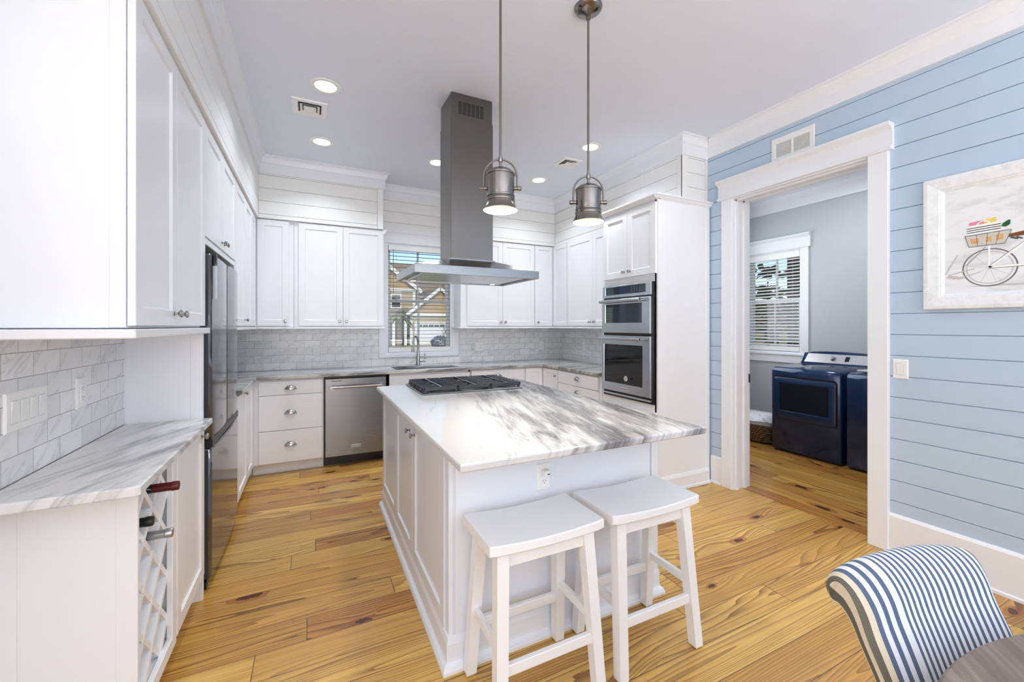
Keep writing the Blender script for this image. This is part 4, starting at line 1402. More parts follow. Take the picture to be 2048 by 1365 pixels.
# ------------------------------------------------------------------ pendants
def pendant(label, x, y):
    p = thing('pendant_light', label, 'pendant lamp', (x, y, CEIL), 'pendant lamps over the island')
    A = (0, 0, -1)
    mb = MB(); mb.lathe([(.072, 0), (.071, .006), (.066, .014), (.05, .026), (.028, .036), (.012, .042), (.012, .062), (.008, .064)], (x, y, CEIL), A, 36); mb.build('canopy', 'nickel_dark', p)
    mb = MB(); mb.cyl((x, y, CEIL - .06), (x, y, 2.09), .0062, n=14); mb.lathe([(.0105, 0), (.0105, .02), (.008, .024)], (x, y, 2.158), A, 16); mb.build('rod', 'nickel_dark', p)
    a = R(-25.85); dx, dy = math.cos(a), math.sin(a)
    mb = MB()
    pts = []
    W = .077
    for s_ in (-1,):
        pts.append((x + s_ * dx * W, y + s_ * dy * W, 2.015))
    for i in range(13):
        t = PI - PI * i / 12
        pts.append((x + dx * W * math.cos(t), y + dy * W * math.cos(t), 2.066 + .082 * math.sin(t)))
    pts.append((x + dx * W, y + dy * W, 2.015))
    mb.tube(pts, .0048, 10); mb.build('yoke', 'nickel_dark', p)
    for s_ in (-1, 1):
        mb = MB(); mb.lathe([(.009, .0), (.009, .014), (.011, .016), (.011, .03), (.008, .033)], (x + s_ * dx * .064, y + s_ * dy * .064, 2.013), (s_ * dx, s_ * dy, 0), 16); mb.build('thumbscrew', 'nickel_dark', p)
    mb = MB()
    mb.lathe([(.010, -.006), (.014, 0), (.05, .012), (.066, .026), (.0675, .028), (.0675, .036), (.064, .037), (.064, .046), (.0645, .046), (.0645, .125), (.064, .128), (.0665, .13), (.0665, .137), (.064, .138), (.066, .146), (.068, .148), (.068, .156), (.066, .158), (.0665, .165), (.081, .193), (.0825, .195), (.0825, .197), (.080, .197)], (x, y, 2.108), A, 44, True, False)
    sh = mb.build('shade', 'nickel_dark', p, ang=28)
    mb = MB(); mb.lathe([(.0795, .1965), (.063, .164), (.058, .155)], (x, y, 2.108), A, 40, False, False); mb.build('reflector', 'plastic', sh)
    mb = MB(); mb.lathe([(.0585, .157), (.001, .157)], (x, y, 2.108), A, 36, False, True); mb.build('bulb', 'warmdisc', sh)
    light('bulb_light', 'AREA', (0, 0, -(CEIL - 1.94)), (0, 0, 0), 4.0, (1, .86, .66), .1, parent=p, spread=R(150))
    return p
pendant('brushed nickel spotlight pendant nearer the middle of the picture', .786, 1.745)
pendant('brushed nickel spotlight pendant nearer the oven, its ceiling cap in view', 1.283, 1.745)

# ------------------------------------------------------------------ ceiling fixtures
def downlight(label, x, y):
    p = thing('recessed_light', label, 'ceiling light', (x, y, CEIL), 'recessed ceiling lights')
    A = (0, 0, -1)
    mb = MB(); mb.lathe([(.096, 0), (.095, .004), (.085, .0065), (.07, .006), (.066, .001)], (x, y, CEIL), A, 40, False, False); mb.build('trim_ring', 'plastic', p)
    mb = MB(); mb.lathe([(.067, .0025), (.001, .0025)], (x, y, CEIL), A, 36, False, True); mb.build('lens', 'leddisc', p)
    light('lamp', 'AREA', (0, 0, -.012), (0, 0, 0), 5.5, (.86, .93, 1.0), .13, parent=p, spread=R(125))
downlight('lit recessed light left of the hood, nearer the camera', .083, 3.10)
downlight('lit recessed light left of the hood, just past the ceiling vent', .078, 4.05)
downlight('lit recessed light half hidden by the hood chimney', 1.13, 4.06)
downlight('lit recessed light behind the right pendant rod', 2.30, 3.095)
downlight('lit recessed light right of the hood in the far corner', 2.295, 4.05)
for (x, y) in ((2.3, 1.9), (-1.5, -1.5), (1.6, -1.5)):  # added lamps without fittings, to brighten the room
    light('lamp', 'AREA', (x, y, CEIL - .012), (0, 0, 0), 4.0, (.85, .925, 1.0), .13, spread=R(125))
light('lamp', 'AREA', (4.4, 2.2, CEIL - .03), (0, 0, 0), 14, (.96, .98, 1.0), .3)

def diffuser(label, x0, x1, y0, y1):
    p = thing('ceiling_vent', label, 'vent', ((x0 + x1) / 2, (y0 + y1) / 2, CEIL), 'square air vents in the ceiling')
    cx_, cy_ = (x0 + x1) / 2, (y0 + y1) / 2
    hx = (x1 - x0) / 2
    mb = MB(); mb.box(cx_ - hx * .66, cx_ + hx * .66, cy_ - hx * .66, cy_ + hx * .66, CEIL - .002, CEIL - .0005); mb.build('backing', 'ventdark', p, smooth=False)
    mb = MB()
    def sq(s_, z): return [(cx_ - s_, cy_ - s_, z), (cx_ + s_, cy_ - s_, z), (cx_ + s_, cy_ + s_, z), (cx_ - s_, cy_ + s_, z)]
    mb.rings([sq(hx, CEIL), sq(hx * .98, CEIL - .008), sq(hx * .68, CEIL - .008), sq(hx * .64, CEIL - .002)], False, False)
    mb.build('frame', 'plastic', p, smooth=False)
    for s_ in (.55, .36):
        mb = MB(); mb.rings([sq(hx * s_, CEIL - .012), sq(hx * (s_ - .12), CEIL - .004), sq(hx * (s_ - .13), CEIL - .005), sq(hx * s_, CEIL - .014)], False, False, loop=True); mb.build('louvre', 'plastic', p, smooth=False)
    mb = MB(); mb.box(cx_ - hx * .27, cx_ + hx * .27, cy_ - hx * .27, cy_ + hx * .27, CEIL - .014, CEIL - .010, .001); mb.build('centre_plate', 'plastic', p, smooth=False)
diffuser('white square ceiling vent between two recessed lights left of the hood', -.135, .105, 3.34, 3.58)
diffuser('white square ceiling vent to the right, seen between the pendants', 2.21, 2.42, 3.38, 3.60)

rv = thing('return_air_grille', 'white louvred air grille on the blue wall above the doorway', 'vent', (XR, 1.83, 2.62))
Fr = Face('-x', XR)
mb = MB(); Fr.box(mb, 1.70, 1.96, .0005, .003, 2.645, 2.775); mb.build('backing', 'ventdark', rv, smooth=False)
mb = MB(); Fr.box(mb, 1.68, 1.98, 0, .009, 2.752, 2.798, .002); Fr.box(mb, 1.68, 1.98, 0, .009, 2.622, 2.652, .002)
for u0, u1 in ((1.68, 1.712), (1.823, 1.837), (1.948, 1.98)): Fr.box(mb, u0, u1, 0, .009, 2.65, 2.755, .002)
mb.build('frame', 'plastic', rv, smooth=False)
for k in range(11):
    z = 2.657 + .0089 * k
    mb = MB(); mb.bar(Fr.P(1.712, .004, z), Fr.P(1.948, .004, z), .0085, .0016, up=(1, 0, 1)); mb.build('louvre', 'plastic', rv, smooth=False)

# ------------------------------------------------------------------ switches and outlets
def plate(kind, label, F, u, z, gangs=1, group=None, h=.116, mat='plastic'):
    o = thing('light_switch' if kind[0] == 's' else 'wall_outlet', label, 'light switch' if kind[0] == 's' else 'outlet', F.P(u, 0, z), group)
    W = .072 + .0455 * (gangs - 1)
    mb = MB()
    mb.rings([F.rect(u - W / 2, u + W / 2, 0, z - h / 2, z + h / 2), F.rect(u - W / 2, u + W / 2, .003, z - h / 2, z + h / 2), F.rect(u - W / 2 + .004, u + W / 2 - .004, .006, z - h / 2 + .004, z + h / 2 - .004)])
    mb.build('cover_plate', mat, o, smooth=False)
    for i in range(gangs):
        uu = u + (i - (gangs - 1) / 2) * .0455
        k = kind[i] if len(kind) > i else kind[-1]
        if k == 's':
            mb = MB(); F.box(mb, uu - .0175, uu + .0175, .005, .0068, z - .034, z + .034); mb.build('bezel', 'badge', o, smooth=False)
            mb = MB(); mb.rings([F.rect(uu - .016, uu + .016, .006, z - .0325, z + .0325), [F.P(uu - .016, .0075, z - .032), F.P(uu + .016, .0075, z - .032), F.P(uu + .016, .011, z + .032), F.P(uu - .016, .011, z + .032)]])
            mb.build('rocker', mat, o, smooth=False)
        else:
            mb = MB(); F.box(mb, uu - .0165, uu + .0165, .005, .0085, z - .0335, z + .0335, .001); r = mb.build('receptacle', mat, o, smooth=False)
            mb = MB()
            for zz in (z + .018, z - .018):
                F.box(mb, uu - .0075, uu - .0055, .0084, .0088, zz - .003, zz + .005); F.box(mb, uu + .0055, uu + .0075, .0084, .0088, zz - .003, zz + .005); F.box(mb, uu - .002, uu + .002, .0084, .0088, zz - .010, zz - .0065)
            mb.build('slots', 'slot', r, smooth=False)
    return o
plate('s', 'white rocker switch on the blue wall beside the doorway', Face('-x', XR), 1.211, 1.116)
plate('ssss', 'wide four gang switch plate on the marble tile at the far left', Face('+x', -.791), 1.79, 1.122, 4)
plate('o', 'white outlet on the marble tile above the wine counter', Face('+x', -.791), 2.12, 1.122)
plate('o', 'white outlet on the back tile left of the sink window', Face('-y', YB - .009), .04, 1.11)
plate('so', 'square two gang plate on the back tile right of the window', Face('-y', YB - .009), 1.925, 1.11, 2)
plate('o', 'white outlet on the back tile near the right corner', Face('-y', YB - .009), 2.845, 1.107)
plate('o', 'white outlet on the right tile beside the oven tower', Face('-x', XR - .031), 4.37, 1.112)
plate('o', 'white outlet on the island end panel above the stools', Face('-y', IY0 - .008), .927, .705, 1, h=.118)
ch = thing('usb_charger', 'small white plug charger in the island outlet', 'charger', (.93, IY0 - .03, .73))
mb = MB(); mb.box(.914, .944, IY0 - .05, IY0 - .0168, .712, .742, .005); mb.build('body', 'plastic', ch, smooth=False)
mb = MB(); mb.box(.924, .936, IY0 - .0505, IY0 - .049, .724, .729); mb.build('port', 'slot', ch, smooth=False)

# ------------------------------------------------------------------ stools
def stool(label, x, y, z=0.641):
    s = thing('bar_stool', label, 'stool', (x, y, 0), 'white saddle stools at the island')
    L, Wd, T = .236, .14, .038
    n = 16
    mb = MB()
    rs = []
    for i in range(n + 1):
        t = -1 + 2 * i / n
        X = x + t * L
        zt = z - .013 * (1 - abs(t) ** 2.0)
        zb = z - T - .008 * (1 - abs(t) ** 2.0)
        e = .005 if i in (0, n) else 0
        rs.append([(X, y - Wd + .004 + e, zb), (X, y + Wd - .004 - e, zb), (X, y + Wd - e, zb + .004), (X, y + Wd - e, zt - .004), (X, y + Wd - .005 - e, zt - e * .4), (X, y - Wd + .005 + e, zt - e * .4), (X, y - Wd + e, zt - .004), (X, y - Wd + e, zb + .004)])
    mb.rings(rs); mb.build('seat', 'stool_white', s, ang=30)
    tx, ty, bx, by = .178, .095, .204, .146
    zt = z - .045
    def at(sx, sy, zz):
        k = 1 - zz / zt
        return (x + sx * (tx + (bx - tx) * k), y + sy * (ty + (by - ty) * k), zz)
    for sx in (-1, 1):
        for sy in (-1, 1):
            mb = MB()
            rs = []
            for zz, hw in ((.004, .0185), (.008, .0205), (zt, .0225)):
                c0 = at(sx, sy, zz)
                rs.append([(c0[0] - hw, c0[1] - hw, zz), (c0[0] + hw, c0[1] - hw, zz), (c0[0] + hw, c0[1] + hw, zz), (c0[0] - hw, c0[1] + hw, zz)])
            mb.rings(rs); lg = mb.build('leg', 'stool_white', s, smooth=False)
            c0 = at(sx, sy, 0)
            mb = MB(); mb.cyl((c0[0], c0[1], 0), (c0[0], c0[1], .005), .012, n=12); mb.build('glide', 'slot', lg)
    for sy in (-1, 1):
        mb = MB(); a = at(-1, sy, zt - .028); b = at(1, sy, zt - .028); mb.box(a[0], b[0], a[1] - .010, a[1] + .010, zt - .056, zt - .002, .001); mb.build('apron', 'stool_white', s, smooth=False)
        zz = .205
        a = at(-1, sy, zz); b = at(1, sy, zz); mb = MB(); mb.box(a[0], b[0], a[1] - .010, a[1] + .010, zz - .019, zz + .019, .002); mb.build('stretcher', 'stool_white', s, smooth=False)
    for sx in (-1, 1):
        zz = zt - .028
        a = at(sx, -1, zz); b = at(sx, 1, zz); mb = MB(); mb.box(a[0] - .010, a[0] + .010, a[1], b[1], zt - .056, zt - .002, .001); mb.build('apron', 'stool_white', s, smooth=False)
        zz = .268
        a = at(sx, -1, zz); b = at(sx, 1, zz); mb = MB(); mb.box(a[0] - .0095, a[0] + .0095, a[1], b[1], zz - .017, zz + .017, .002); mb.build('stretcher', 'stool_white', s, smooth=False)
    return s
s1 = stool('white saddle stool standing at the left of the two by the island', .766, 1.398)
s2 = copy_tree(s1)
s2.location = (1.281, 1.398, 0)
s2['label'] = 'white saddle stool at the right of the two, nearer the doorway'

# ------------------------------------------------------------------ picture
pc = thing('framed_picture', 'whitewashed wood frame holding a beach bicycle print on the blue wall', 'picture', (XR - .02, .60, 1.835))
Pf = Face('-x', XR)
PY0, PY1, PZ0, PZ1 = .08, 1.101, 1.468, 2.202
mb = MB()
def pr_(i, w): return Pf.rect(PY0 + i, PY1 - i, w, PZ0 + i, PZ1 - i)
mb.rings([pr_(0, .002), pr_(0, .026), pr_(.004, .032), pr_(.020, .034), pr_(.066, .028), pr_(.069, .022), pr_(.074, .022), pr_(.086, .012)], True, False)
mb.build('frame', 'frame', pc, smooth=False)
mb = MB(); Pf.box(mb, PY0 + .08, PY1 - .08, .006, .0125, PZ0 + .068, PZ1 - .068); pn = mb.build('print', 'canvas', pc, smooth=False)
M['ink'] = plain('grey brush line', rgb(112, 112, 112), .7)
M['ink_light'] = plain('pale grey brush line', rgb(196, 196, 194), .7)
M['ink_white'] = plain('white paint stroke', rgb(246, 246, 244), .7)
M['ink_dark'] = plain('charcoal brush line', rgb(66, 66, 72), .7)
M['p_brown'] = plain('saddle brown paint', rgb(122, 72, 36), .7, vary=.25, vscale=40)
M['p_pink'] = plain('pink paint', rgb(226, 138, 168), .7)
M['p_yellow'] = plain('yellow paint', rgb(236, 212, 108), .7)
M['p_green'] = plain('bottle green paint', rgb(34, 92, 60), .7)
M['p_orange'] = plain('orange fruit paint', rgb(222, 168, 108), .7, vary=.2, vscale=60)
M['p_basket'] = plain('basket grey paint', rgb(206, 202, 192), .7, vary=.1, vscale=80)
_lay = [0]
def paint(name, mat, polys):
    """flat painted shapes, each a strip of pigment a fraction of a millimetre thick"""
    _lay[0] += 1
    w0 = .0125 + .00012 * _lay[0]
    mb = MB()
    for poly in polys:
        mb.f([mb.v(Pf.P(u, w0, z)) for u, z in poly])
    return mb.build(name, mat, pn, smooth=False, recalc=False)
def ringp(cu, cz, r0, r1, a0=0, a1=360, n=40, sq=1.0):
    out = []
    for i in range(n):
        t0, t1 = R(a0 + (a1 - a0) * i / n), R(a0 + (a1 - a0) * (i + 1) / n)
        out.append([(cu + r0 * math.cos(t0), cz + r0 * sq * math.sin(t0)), (cu + r1 * math.cos(t0), cz + r1 * sq * math.sin(t0)), (cu + r1 * math.cos(t1), cz + r1 * sq * math.sin(t1)), (cu + r0 * math.cos(t1), cz + r0 * sq * math.sin(t1))])
    return out
def seg(a, b, w):
    d = Vector((b[0] - a[0], b[1] - a[1])).normalized(); nn = Vector((-d.y, d.x)) * w / 2
    return [(a[0] + nn.x, a[1] + nn.y), (b[0] + nn.x, b[1] + nn.y), (b[0] - nn.x, b[1] - nn.y), (a[0] - nn.x, a[1] - nn.y)]
wc = (.848, 1.680)
paint('shadow_stroke', 'ink_light', [[(.94, 1.585), (.60, 1.575), (.58, 1.582), (.80, 1.592)], [(.55, 1.60), (.20, 1.59), (.30, 1.605)], [(1.012, 1.64), (.96, 1.628), (.93, 1.634), (1.0, 1.655)]])
for cu in (.848, .33):
    paint('wheel', 'ink', ringp(cu, 1.680, .093, .099))
    paint('wheel_rim', 'ink_light', ringp(cu, 1.680, .080, .085))
    paint('spokes', 'ink_light', [seg((cu, 1.68), (cu + .08 * math.cos(R(a)), 1.68 + .08 * math.sin(R(a))), .0016) for a in range(12, 372, 40)])
paint('bicycle_frame', 'ink_white', [seg(wc, (.72, 1.80), .011), seg(wc, (.62, 1.68), .011), seg((.62, 1.68), (.72, 1.81), .012), seg((.62, 1.68), (.40, 1.83), .013), seg((.71, 1.77), (.40, 1.86), .012), seg((.33, 1.68), (.41, 1.90), .012), seg(wc, (.848, 1.795), .008)])
paint('bicycle_lines', 'ink', [seg((.85, 1.675), (.62, 1.674), .0025), seg((.845, 1.69), (.72, 1.806), .002), seg((.41, 1.90), (.46, 1.91), .007), seg((.62, 1.68), (.60, 1.64), .006), seg((.93, 1.70), (.86, 1.79), .002)] + ringp(.62, 1.68, .018, .022, n=20))
paint('driftwood', 'ink_light', [seg((1.012, 1.66), (.965, 1.76), .006), seg((1.0, 1.655), (.90, 1.68), .005), seg((.985, 1.63), (.88, 1.66), .004)])
paint('saddle', 'p_brown', [[(.792, 1.833), (.775, 1.842), (.73, 1.848), (.69, 1.856), (.675, 1.85), (.69, 1.832), (.73, 1.826), (.775, 1.824)]])
paint('saddle_springs', 'ink_dark', [seg((.775, 1.823), (.75, 1.812), .007), seg((.755, 1.823), (.735, 1.81), .006)])
paint('bag_pink', 'p_pink', [[(.925, 1.90), (.918, 1.926), (.868, 1.932), (.868, 1.902)]])
paint('bag_yellow', 'p_yellow', [[(.866, 1.904), (.866, 1.931), (.824, 1.938), (.822, 1.908)]])
paint('wine_bottle', 'p_green', [[(.806, 1.885), (.80, 1.90), (.783, 1.913), (.775, 1.912), (.776, 1.89), (.79, 1.88)]])
paint('tote_bag', 'ink_white', [[(.93, 1.860), (.925, 1.909), (.81, 1.913), (.804, 1.866)]])
paint('tote_stripes', 'ink_dark', [[(.928, 1.869 + k * .0115), (.928, 1.8735 + k * .0115), (.807, 1.8785 + k * .0115), (.807, 1.874 + k * .0115)] for k in range(3)])
paint('tote_handle', 'ink_white', ringp(.868, 1.902, .022, .027, 0, 180, 16))
paint('basket', 'p_basket', [[(.938, 1.855), (.922, 1.796), (.792, 1.796), (.772, 1.862), (.85, 1.858)]])
for q in ([(.918, 1.838), (.912, 1.812), (.885, 1.812), (.885, 1.838)], [(.86, 1.84), (.86, 1.814), (.84, 1.814), (.84, 1.84)], [(.825, 1.845), (.822, 1.815), (.80, 1.82), (.798, 1.848)]): paint('basket_fruit', 'p_orange', [q])
paint('basket_ribs', 'ink', [seg((.938, 1.856), (.772, 1.863), .003), seg((.922, 1.797), (.792, 1.797), .003)] + [seg((.935 - .041 * k, 1.856 + .0015 * k), (.921 - .032 * k, 1.797), .0022) for k in range(5)])

# ------------------------------------------------------------------ laundry
def washerdryer(name, label, cat, y0, y1, dryer):
    a = thing(name, label, cat, (5.0, (y0 + y1) / 2, 0), 'navy laundry pair')
    XF = 4.63
    mb = MB()
    rs = []
    for y, ins in ((y0, .012), (y0 + .012, 0), (y1 - .012, 0), (y1, .012)):
        rs.append([(XF + .012 + ins, y, .02), (XF + ins, y, .03), (XF + ins, y, .875), (XF + .012 + ins, y, .91 - ins), (XF + .05 + ins, y, .925 - ins), (5.2, y, .945 - ins), (5.34, y, .945 - ins), (5.34, y, .02)])
    mb.rings(rs); mb.build('body', 'navy', a, ang=50)
    mb = MB(); mb.box(XF + .04, 5.33, y0 + .02, y1 - .02, 0.0, .022); mb.build('base', 'black', a, smooth=False)
    # console
    mb = MB()
    rs = []
    for i in range(9):
        t = i / 8
        y = y0 + .004 + (y1 - y0 - .008) * t
        h = 1.072 + .014 * math.sin(PI * t) - (.012 if i in (0, 8) else 0)
        rs.append([(5.17, y, .942), (5.185, y, .952), (5.262, y, 1.064), (5.275, y, h), (5.335, y, h), (5.335, y, .942)])
    mb.rings(rs); con = mb.build('console', 'navy', a, ang=40)
    mb = MB()
    f0, f1 = .08, .93
    def cp(t, v): # on the sloped console front
        return Vector((5.185 + .077 * v - .004, y0 + (y1 - y0) * t, .952 + .112 * v))
    k0, k1 = (.04, .95)
    mb.rings([[cp(k0, f0), cp(k1, f0), cp(k1 - .02, f1), cp(k0 + .02, f1)], [cp(k0, f0) + Vector((.004, 0, 0)), cp(k1, f0) + Vector((.004, 0, 0)), cp(k1 - .02, f1) + Vector((.004, 0, 0)), cp(k0 + .02, f1) + Vector((.004, 0, 0))]])
    pan = mb.build('control_panel', 'silver_panel', con, smooth=False)
    if dryer:
        nrm = Vector((-.118, 0, .077)).normalized()
        o = cp(.53, .5)
        mb = MB(); mb.lathe([(.027, 0), (.027, .006), (.022, .012), (.02, .03), (.001, .031)], o, nrm, 28); mb.build('dial', 'nickel', con)
        mb = MB(); o2 = cp(.88, .62); mb.lathe([(.009, 0), (.009, .002), (.001, .002)], o2, nrm, 18); mb.build('round_emblem', 'badge', con)
        mb = MB(); mb.rings([[cp(.36, .3) + nrm * .001, cp(.30, .3) + nrm * .001, cp(.30, .75) + nrm * .001, cp(.36, .75) + nrm * .001], [cp(.36, .3), cp(.30, .3), cp(.30, .75), cp(.36, .75)]]); mb.build('display', 'navy_dark', con, smooth=False)
        mb = MB()
        for i in range(3):
            for j in range(3):
                mb.quad([cp(.12 + .05 * i, .35 + .16 * j) + nrm * .0008, cp(.155 + .05 * i, .35 + .16 * j) + nrm * .0008, cp(.155 + .05 * i, .42 + .16 * j) + nrm * .0008, cp(.12 + .05 * i, .42 + .16 * j) + nrm * .0008])
        mb.build('buttons', 'badge', con, smooth=False)
    D = Face('-x', XF)
    if dryer:
        mb = MB()
        def rrect(u0, u1, z0, z1, r, w, n=6):
            out = []
            for cu, cz, a0 in ((u1 - r, z1 - r, 0), (u0 + r, z1 - r, 90), (u0 + r, z0 + r, 180), (u1 - r, z0 + r, 270)):
                for i in range(n + 1):
                    t = R(a0 + 90 * i / n); out.append(D.P(cu + r * math.cos(t), w, cz + r * math.sin(t)))
            return out
        u0, u1, z0, z1 = y0 + .035, y1 - .035, .37, .815
        mb.rings([rrect(u0 - .008, u1 + .008, z0 - .008, z1 + .018, .04, .0005), rrect(u0 - .008, u1 + .008, z0 - .008, z1 + .018, .04, .001)], True, True); mb.build('door_gap', 'black', a, smooth=False)
        mb = MB()
        mb.rings([rrect(u0, u1, z0, z1, .035, .001), rrect(u0, u1, z0, z1, .035, .016), rrect(u0 + .008, u1 - .008, z0 + .008, z1 - .008, .03, .022), rrect(u0 + .06, u1 - .06, z0 + .085, z1 - .055, .012, .022), rrect(u0 + .064, u1 - .064, z0 + .089, z1 - .059, .010, .016)], True, True)
        dd = mb.build('door', 'navy', a, ang=40)
        mb = MB(); mb.rings([rrect(u0 + .066, u1 - .066, z0 + .091, z1 - .061, .010, .016), rrect(u0 + .066, u1 - .066, z0 + .091, z1 - .061, .010, .018)]); mb.build('door_glass', 'navy_dark', dd, smooth=False)
    else:
        mb = MB(); mb.box(4.70, 5.15, y0 + .05, y1 - .05, .935, .955, .01); mb.build('lid', 'silver_panel', a, smooth=False)
    return a
washerdryer('clothes_dryer', 'navy blue front door dryer with a silver console by the laundry window', 'dryer', 2.216, 2.892, True)
washerdryer('washing_machine', 'navy blue top loading washer half hidden behind the doorway', 'washer', 1.50, 2.176, False)

bk = thing('laundry_basket', 'brown woven basket on the floor left of the dryer', 'basket', (4.92, 3.24, 0))
mb = MB()
def oval(rx, ry, z, n=36): return [(4.93 + rx * (abs(math.cos(2 * PI * i / n)) ** .6) * (1 if math.cos(2 * PI * i / n) >= 0 else -1), 3.24 + ry * (abs(math.sin(2 * PI * i / n)) ** .6) * (1 if math.sin(2 * PI * i / n) >= 0 else -1), z) for i in range(n)]
mb.rings([oval(.20, .24, 0), oval(.24, .28, .02), oval(.265, .31, .12), oval(.272, .32, .20), oval(.275, .325, .215), oval(.262, .312, .222), oval(.25, .295, .20), oval(.22, .26, .03)], True, True)
mb.build('body', 'wicker', bk)
tw = thing('folded_towel', 'white towel heaped in the woven basket', 'towel', (4.93, 3.24, .06))
mb = MB()
rs = []
for j, (k, z) in enumerate(((.9, .06), (.95, .15), (.93, .225), (.98, .255), (.85, .285), (.55, .30), (.15, .305))):
    rs.append([(4.93 + (p[0] - 4.93) * k + random.uniform(-.01, .01), 3.24 + (p[1] - 3.24) * k + random.uniform(-.012, .012), z + random.uniform(-.012, .012)) for p in oval(.235, .27, 0)])
mb.rings(rs); mb.build('cloth', 'towel', tw)

# ------------------------------------------------------------------ dining table and chair
tb = thing('dining_table', 'round weathered grey brown dining table in the bottom right corner', 'table', (1.08, -.39, 0))
mb = MB(); mb.lathe([(.68, .722), (.708, .724), (.718, .732), (.722, .75), (.716, .758), (.70, .76), (.001, .76)], (1.08, -.39, 0), (0, 0, 1), 96); mb.build('tabletop', 'tablewood', tb)
mb = MB(); mb.lathe([(.30, 0), (.30, .03), (.12, .06), (.07, .12), (.09, .3), (.065, .5), (.10, .66), (.22, .722)], (1.08, -.39, 0), (0, 0, 1), 40); mb.build('pedestal', 'tablewood', tb)

chr_ = thing('dining_chair', 'blue and white striped upholstered dining chair pushed under the round table', 'chair', (1.185, .392, .012))
chr_['_o'] = [0, 0, 0]
chr_.rotation_euler = (0, 0, R(-8.5))
def chair_back():
    """scroll back: a thin panel whose top rolls over backwards (local x = width, y = outward)"""
    mb = MB(); bm = mb.bm
    uv = bm.loops.layers.uv.new('UVMap')
    W, na = .418, 40
    prof = []
    for i in range(9):
        t = i / 8; prof.append((-.105 + .105 * t - .012 * math.sin(PI * t), .42 + .335 * t))
    for y, z in ((.012, .79), (.026, .815), (.044, .833), (.066, .842), (.084, .840), (.098, .830), (.106, .815), (.104, .800), (.094, .794), (.078, .795), (.058, .786), (.041, .768), (.030, .745)):
        prof.append((y, z))
    for i in range(1, 9):
        t = i / 8; prof.append((.030 - .105 * t - .012 * math.sin(PI * t), .745 - .325 * t))
    fine = []
    for k in range(len(prof) - 1):           # smooth the profile through its points
        p0, p1, p2, p3 = prof[max(k - 1, 0)], prof[k], prof[k + 1], prof[min(k + 2, len(prof) - 1)]
        for t in (0, 1 / 3, 2 / 3):
            fine.append(tuple(.5 * (2 * b + (c_ - a) * t + (2 * a - 5 * b + 4 * c_ - d) * t * t + (3 * b - a - 3 * c_ + d) * t ** 3) for a, b, c_, d in zip(p0, p1, p2, p3)))
    prof = fine + [prof[-1]]
    m = len(prof)
    grid = []
    for i in range(na + 1):
        q = -1 + 2 * i / na
        f0 = abs(q) ** 6
        col = []
        for k, (yy, z) in enumerate(prof):
            f = max(0, min(1, (z - .42) / .4))
            x = q * W / 2 * (.93 + .07 * f)
            bow = -.022 * q * q
            zz = z - .008 * abs(q) ** 3 * f - .004 * f0 * f
            bl_ = max(0, min(1, (z - .66) / .17)); bl_ = bl_ * bl_ * (3 - 2 * bl_)
            mid = ((-.105 + .105 * (z - .42) / .335) + .017) * (1 - bl_) + .052 * bl_
            y2 = yy + (mid - yy) * .35 * abs(q) ** 14
            col.append(bm.verts.new((x, y2 + bow + .010, zz)))
        grid.append(col)
    def put(fc, us):
        for lp, u in zip(fc.loops, us): lp[uv].uv = (u, 0)
    B = .066
    for i in range(na):
        for j in range(m - 1):
            fc = bm.faces.new([grid[i][j], grid[i + 1][j], grid[i + 1][j + 1], grid[i][j + 1]])
            s0, s1 = B - .034 + W * i / na, B - .034 + W * (i + 1) / na
            put(fc, (s0, s1, s1, s0))
    # the two narrow side faces
    def side(col, base, sg):
        n = m // 2 - 1
        for j in range(n):
            a0, a1 = col[j], col[j + 1]
            b0, b1 = col[m - 1 - j], col[m - 2 - j]
            fc = bm.faces.new([a0, b0, b1, a1])
            put(fc, (base, base + .034 * sg, base + .034 * sg, base))
    side(grid[0], B - .034, -1); side(grid[-1], B - .034 + W, 1)
    bm.faces.new([c[0] for c in grid] + [c[-1] for c in grid[::-1]])
    return mb.build('backrest', 'stripe', chr_, ang=60)
chair_back()
mb = MB()
uvl = mb.bm.loops.layers.uv.new('UVMap')
mb.box(-.225, .225, -.50, -.075, .36, .47, .02)
for fc in mb.bm.faces:
    for lp in fc.loops: lp[uvl].uv = (.45 + lp.vert.co.x, 0)
mb.build('seat', 'stripe', chr_, smooth=False)
M['legwood'] = plain('dark chair leg wood', rgb(70, 56, 46), .5)
for x in (-.195, .195):
    for y, lean in ((-.46, 0), (-.10, .06)):
        mb = MB(); mb.cyl((x, y + lean, -.012), (x, y, .37), .014, .021, 14); mb.build('leg', 'legwood', chr_)

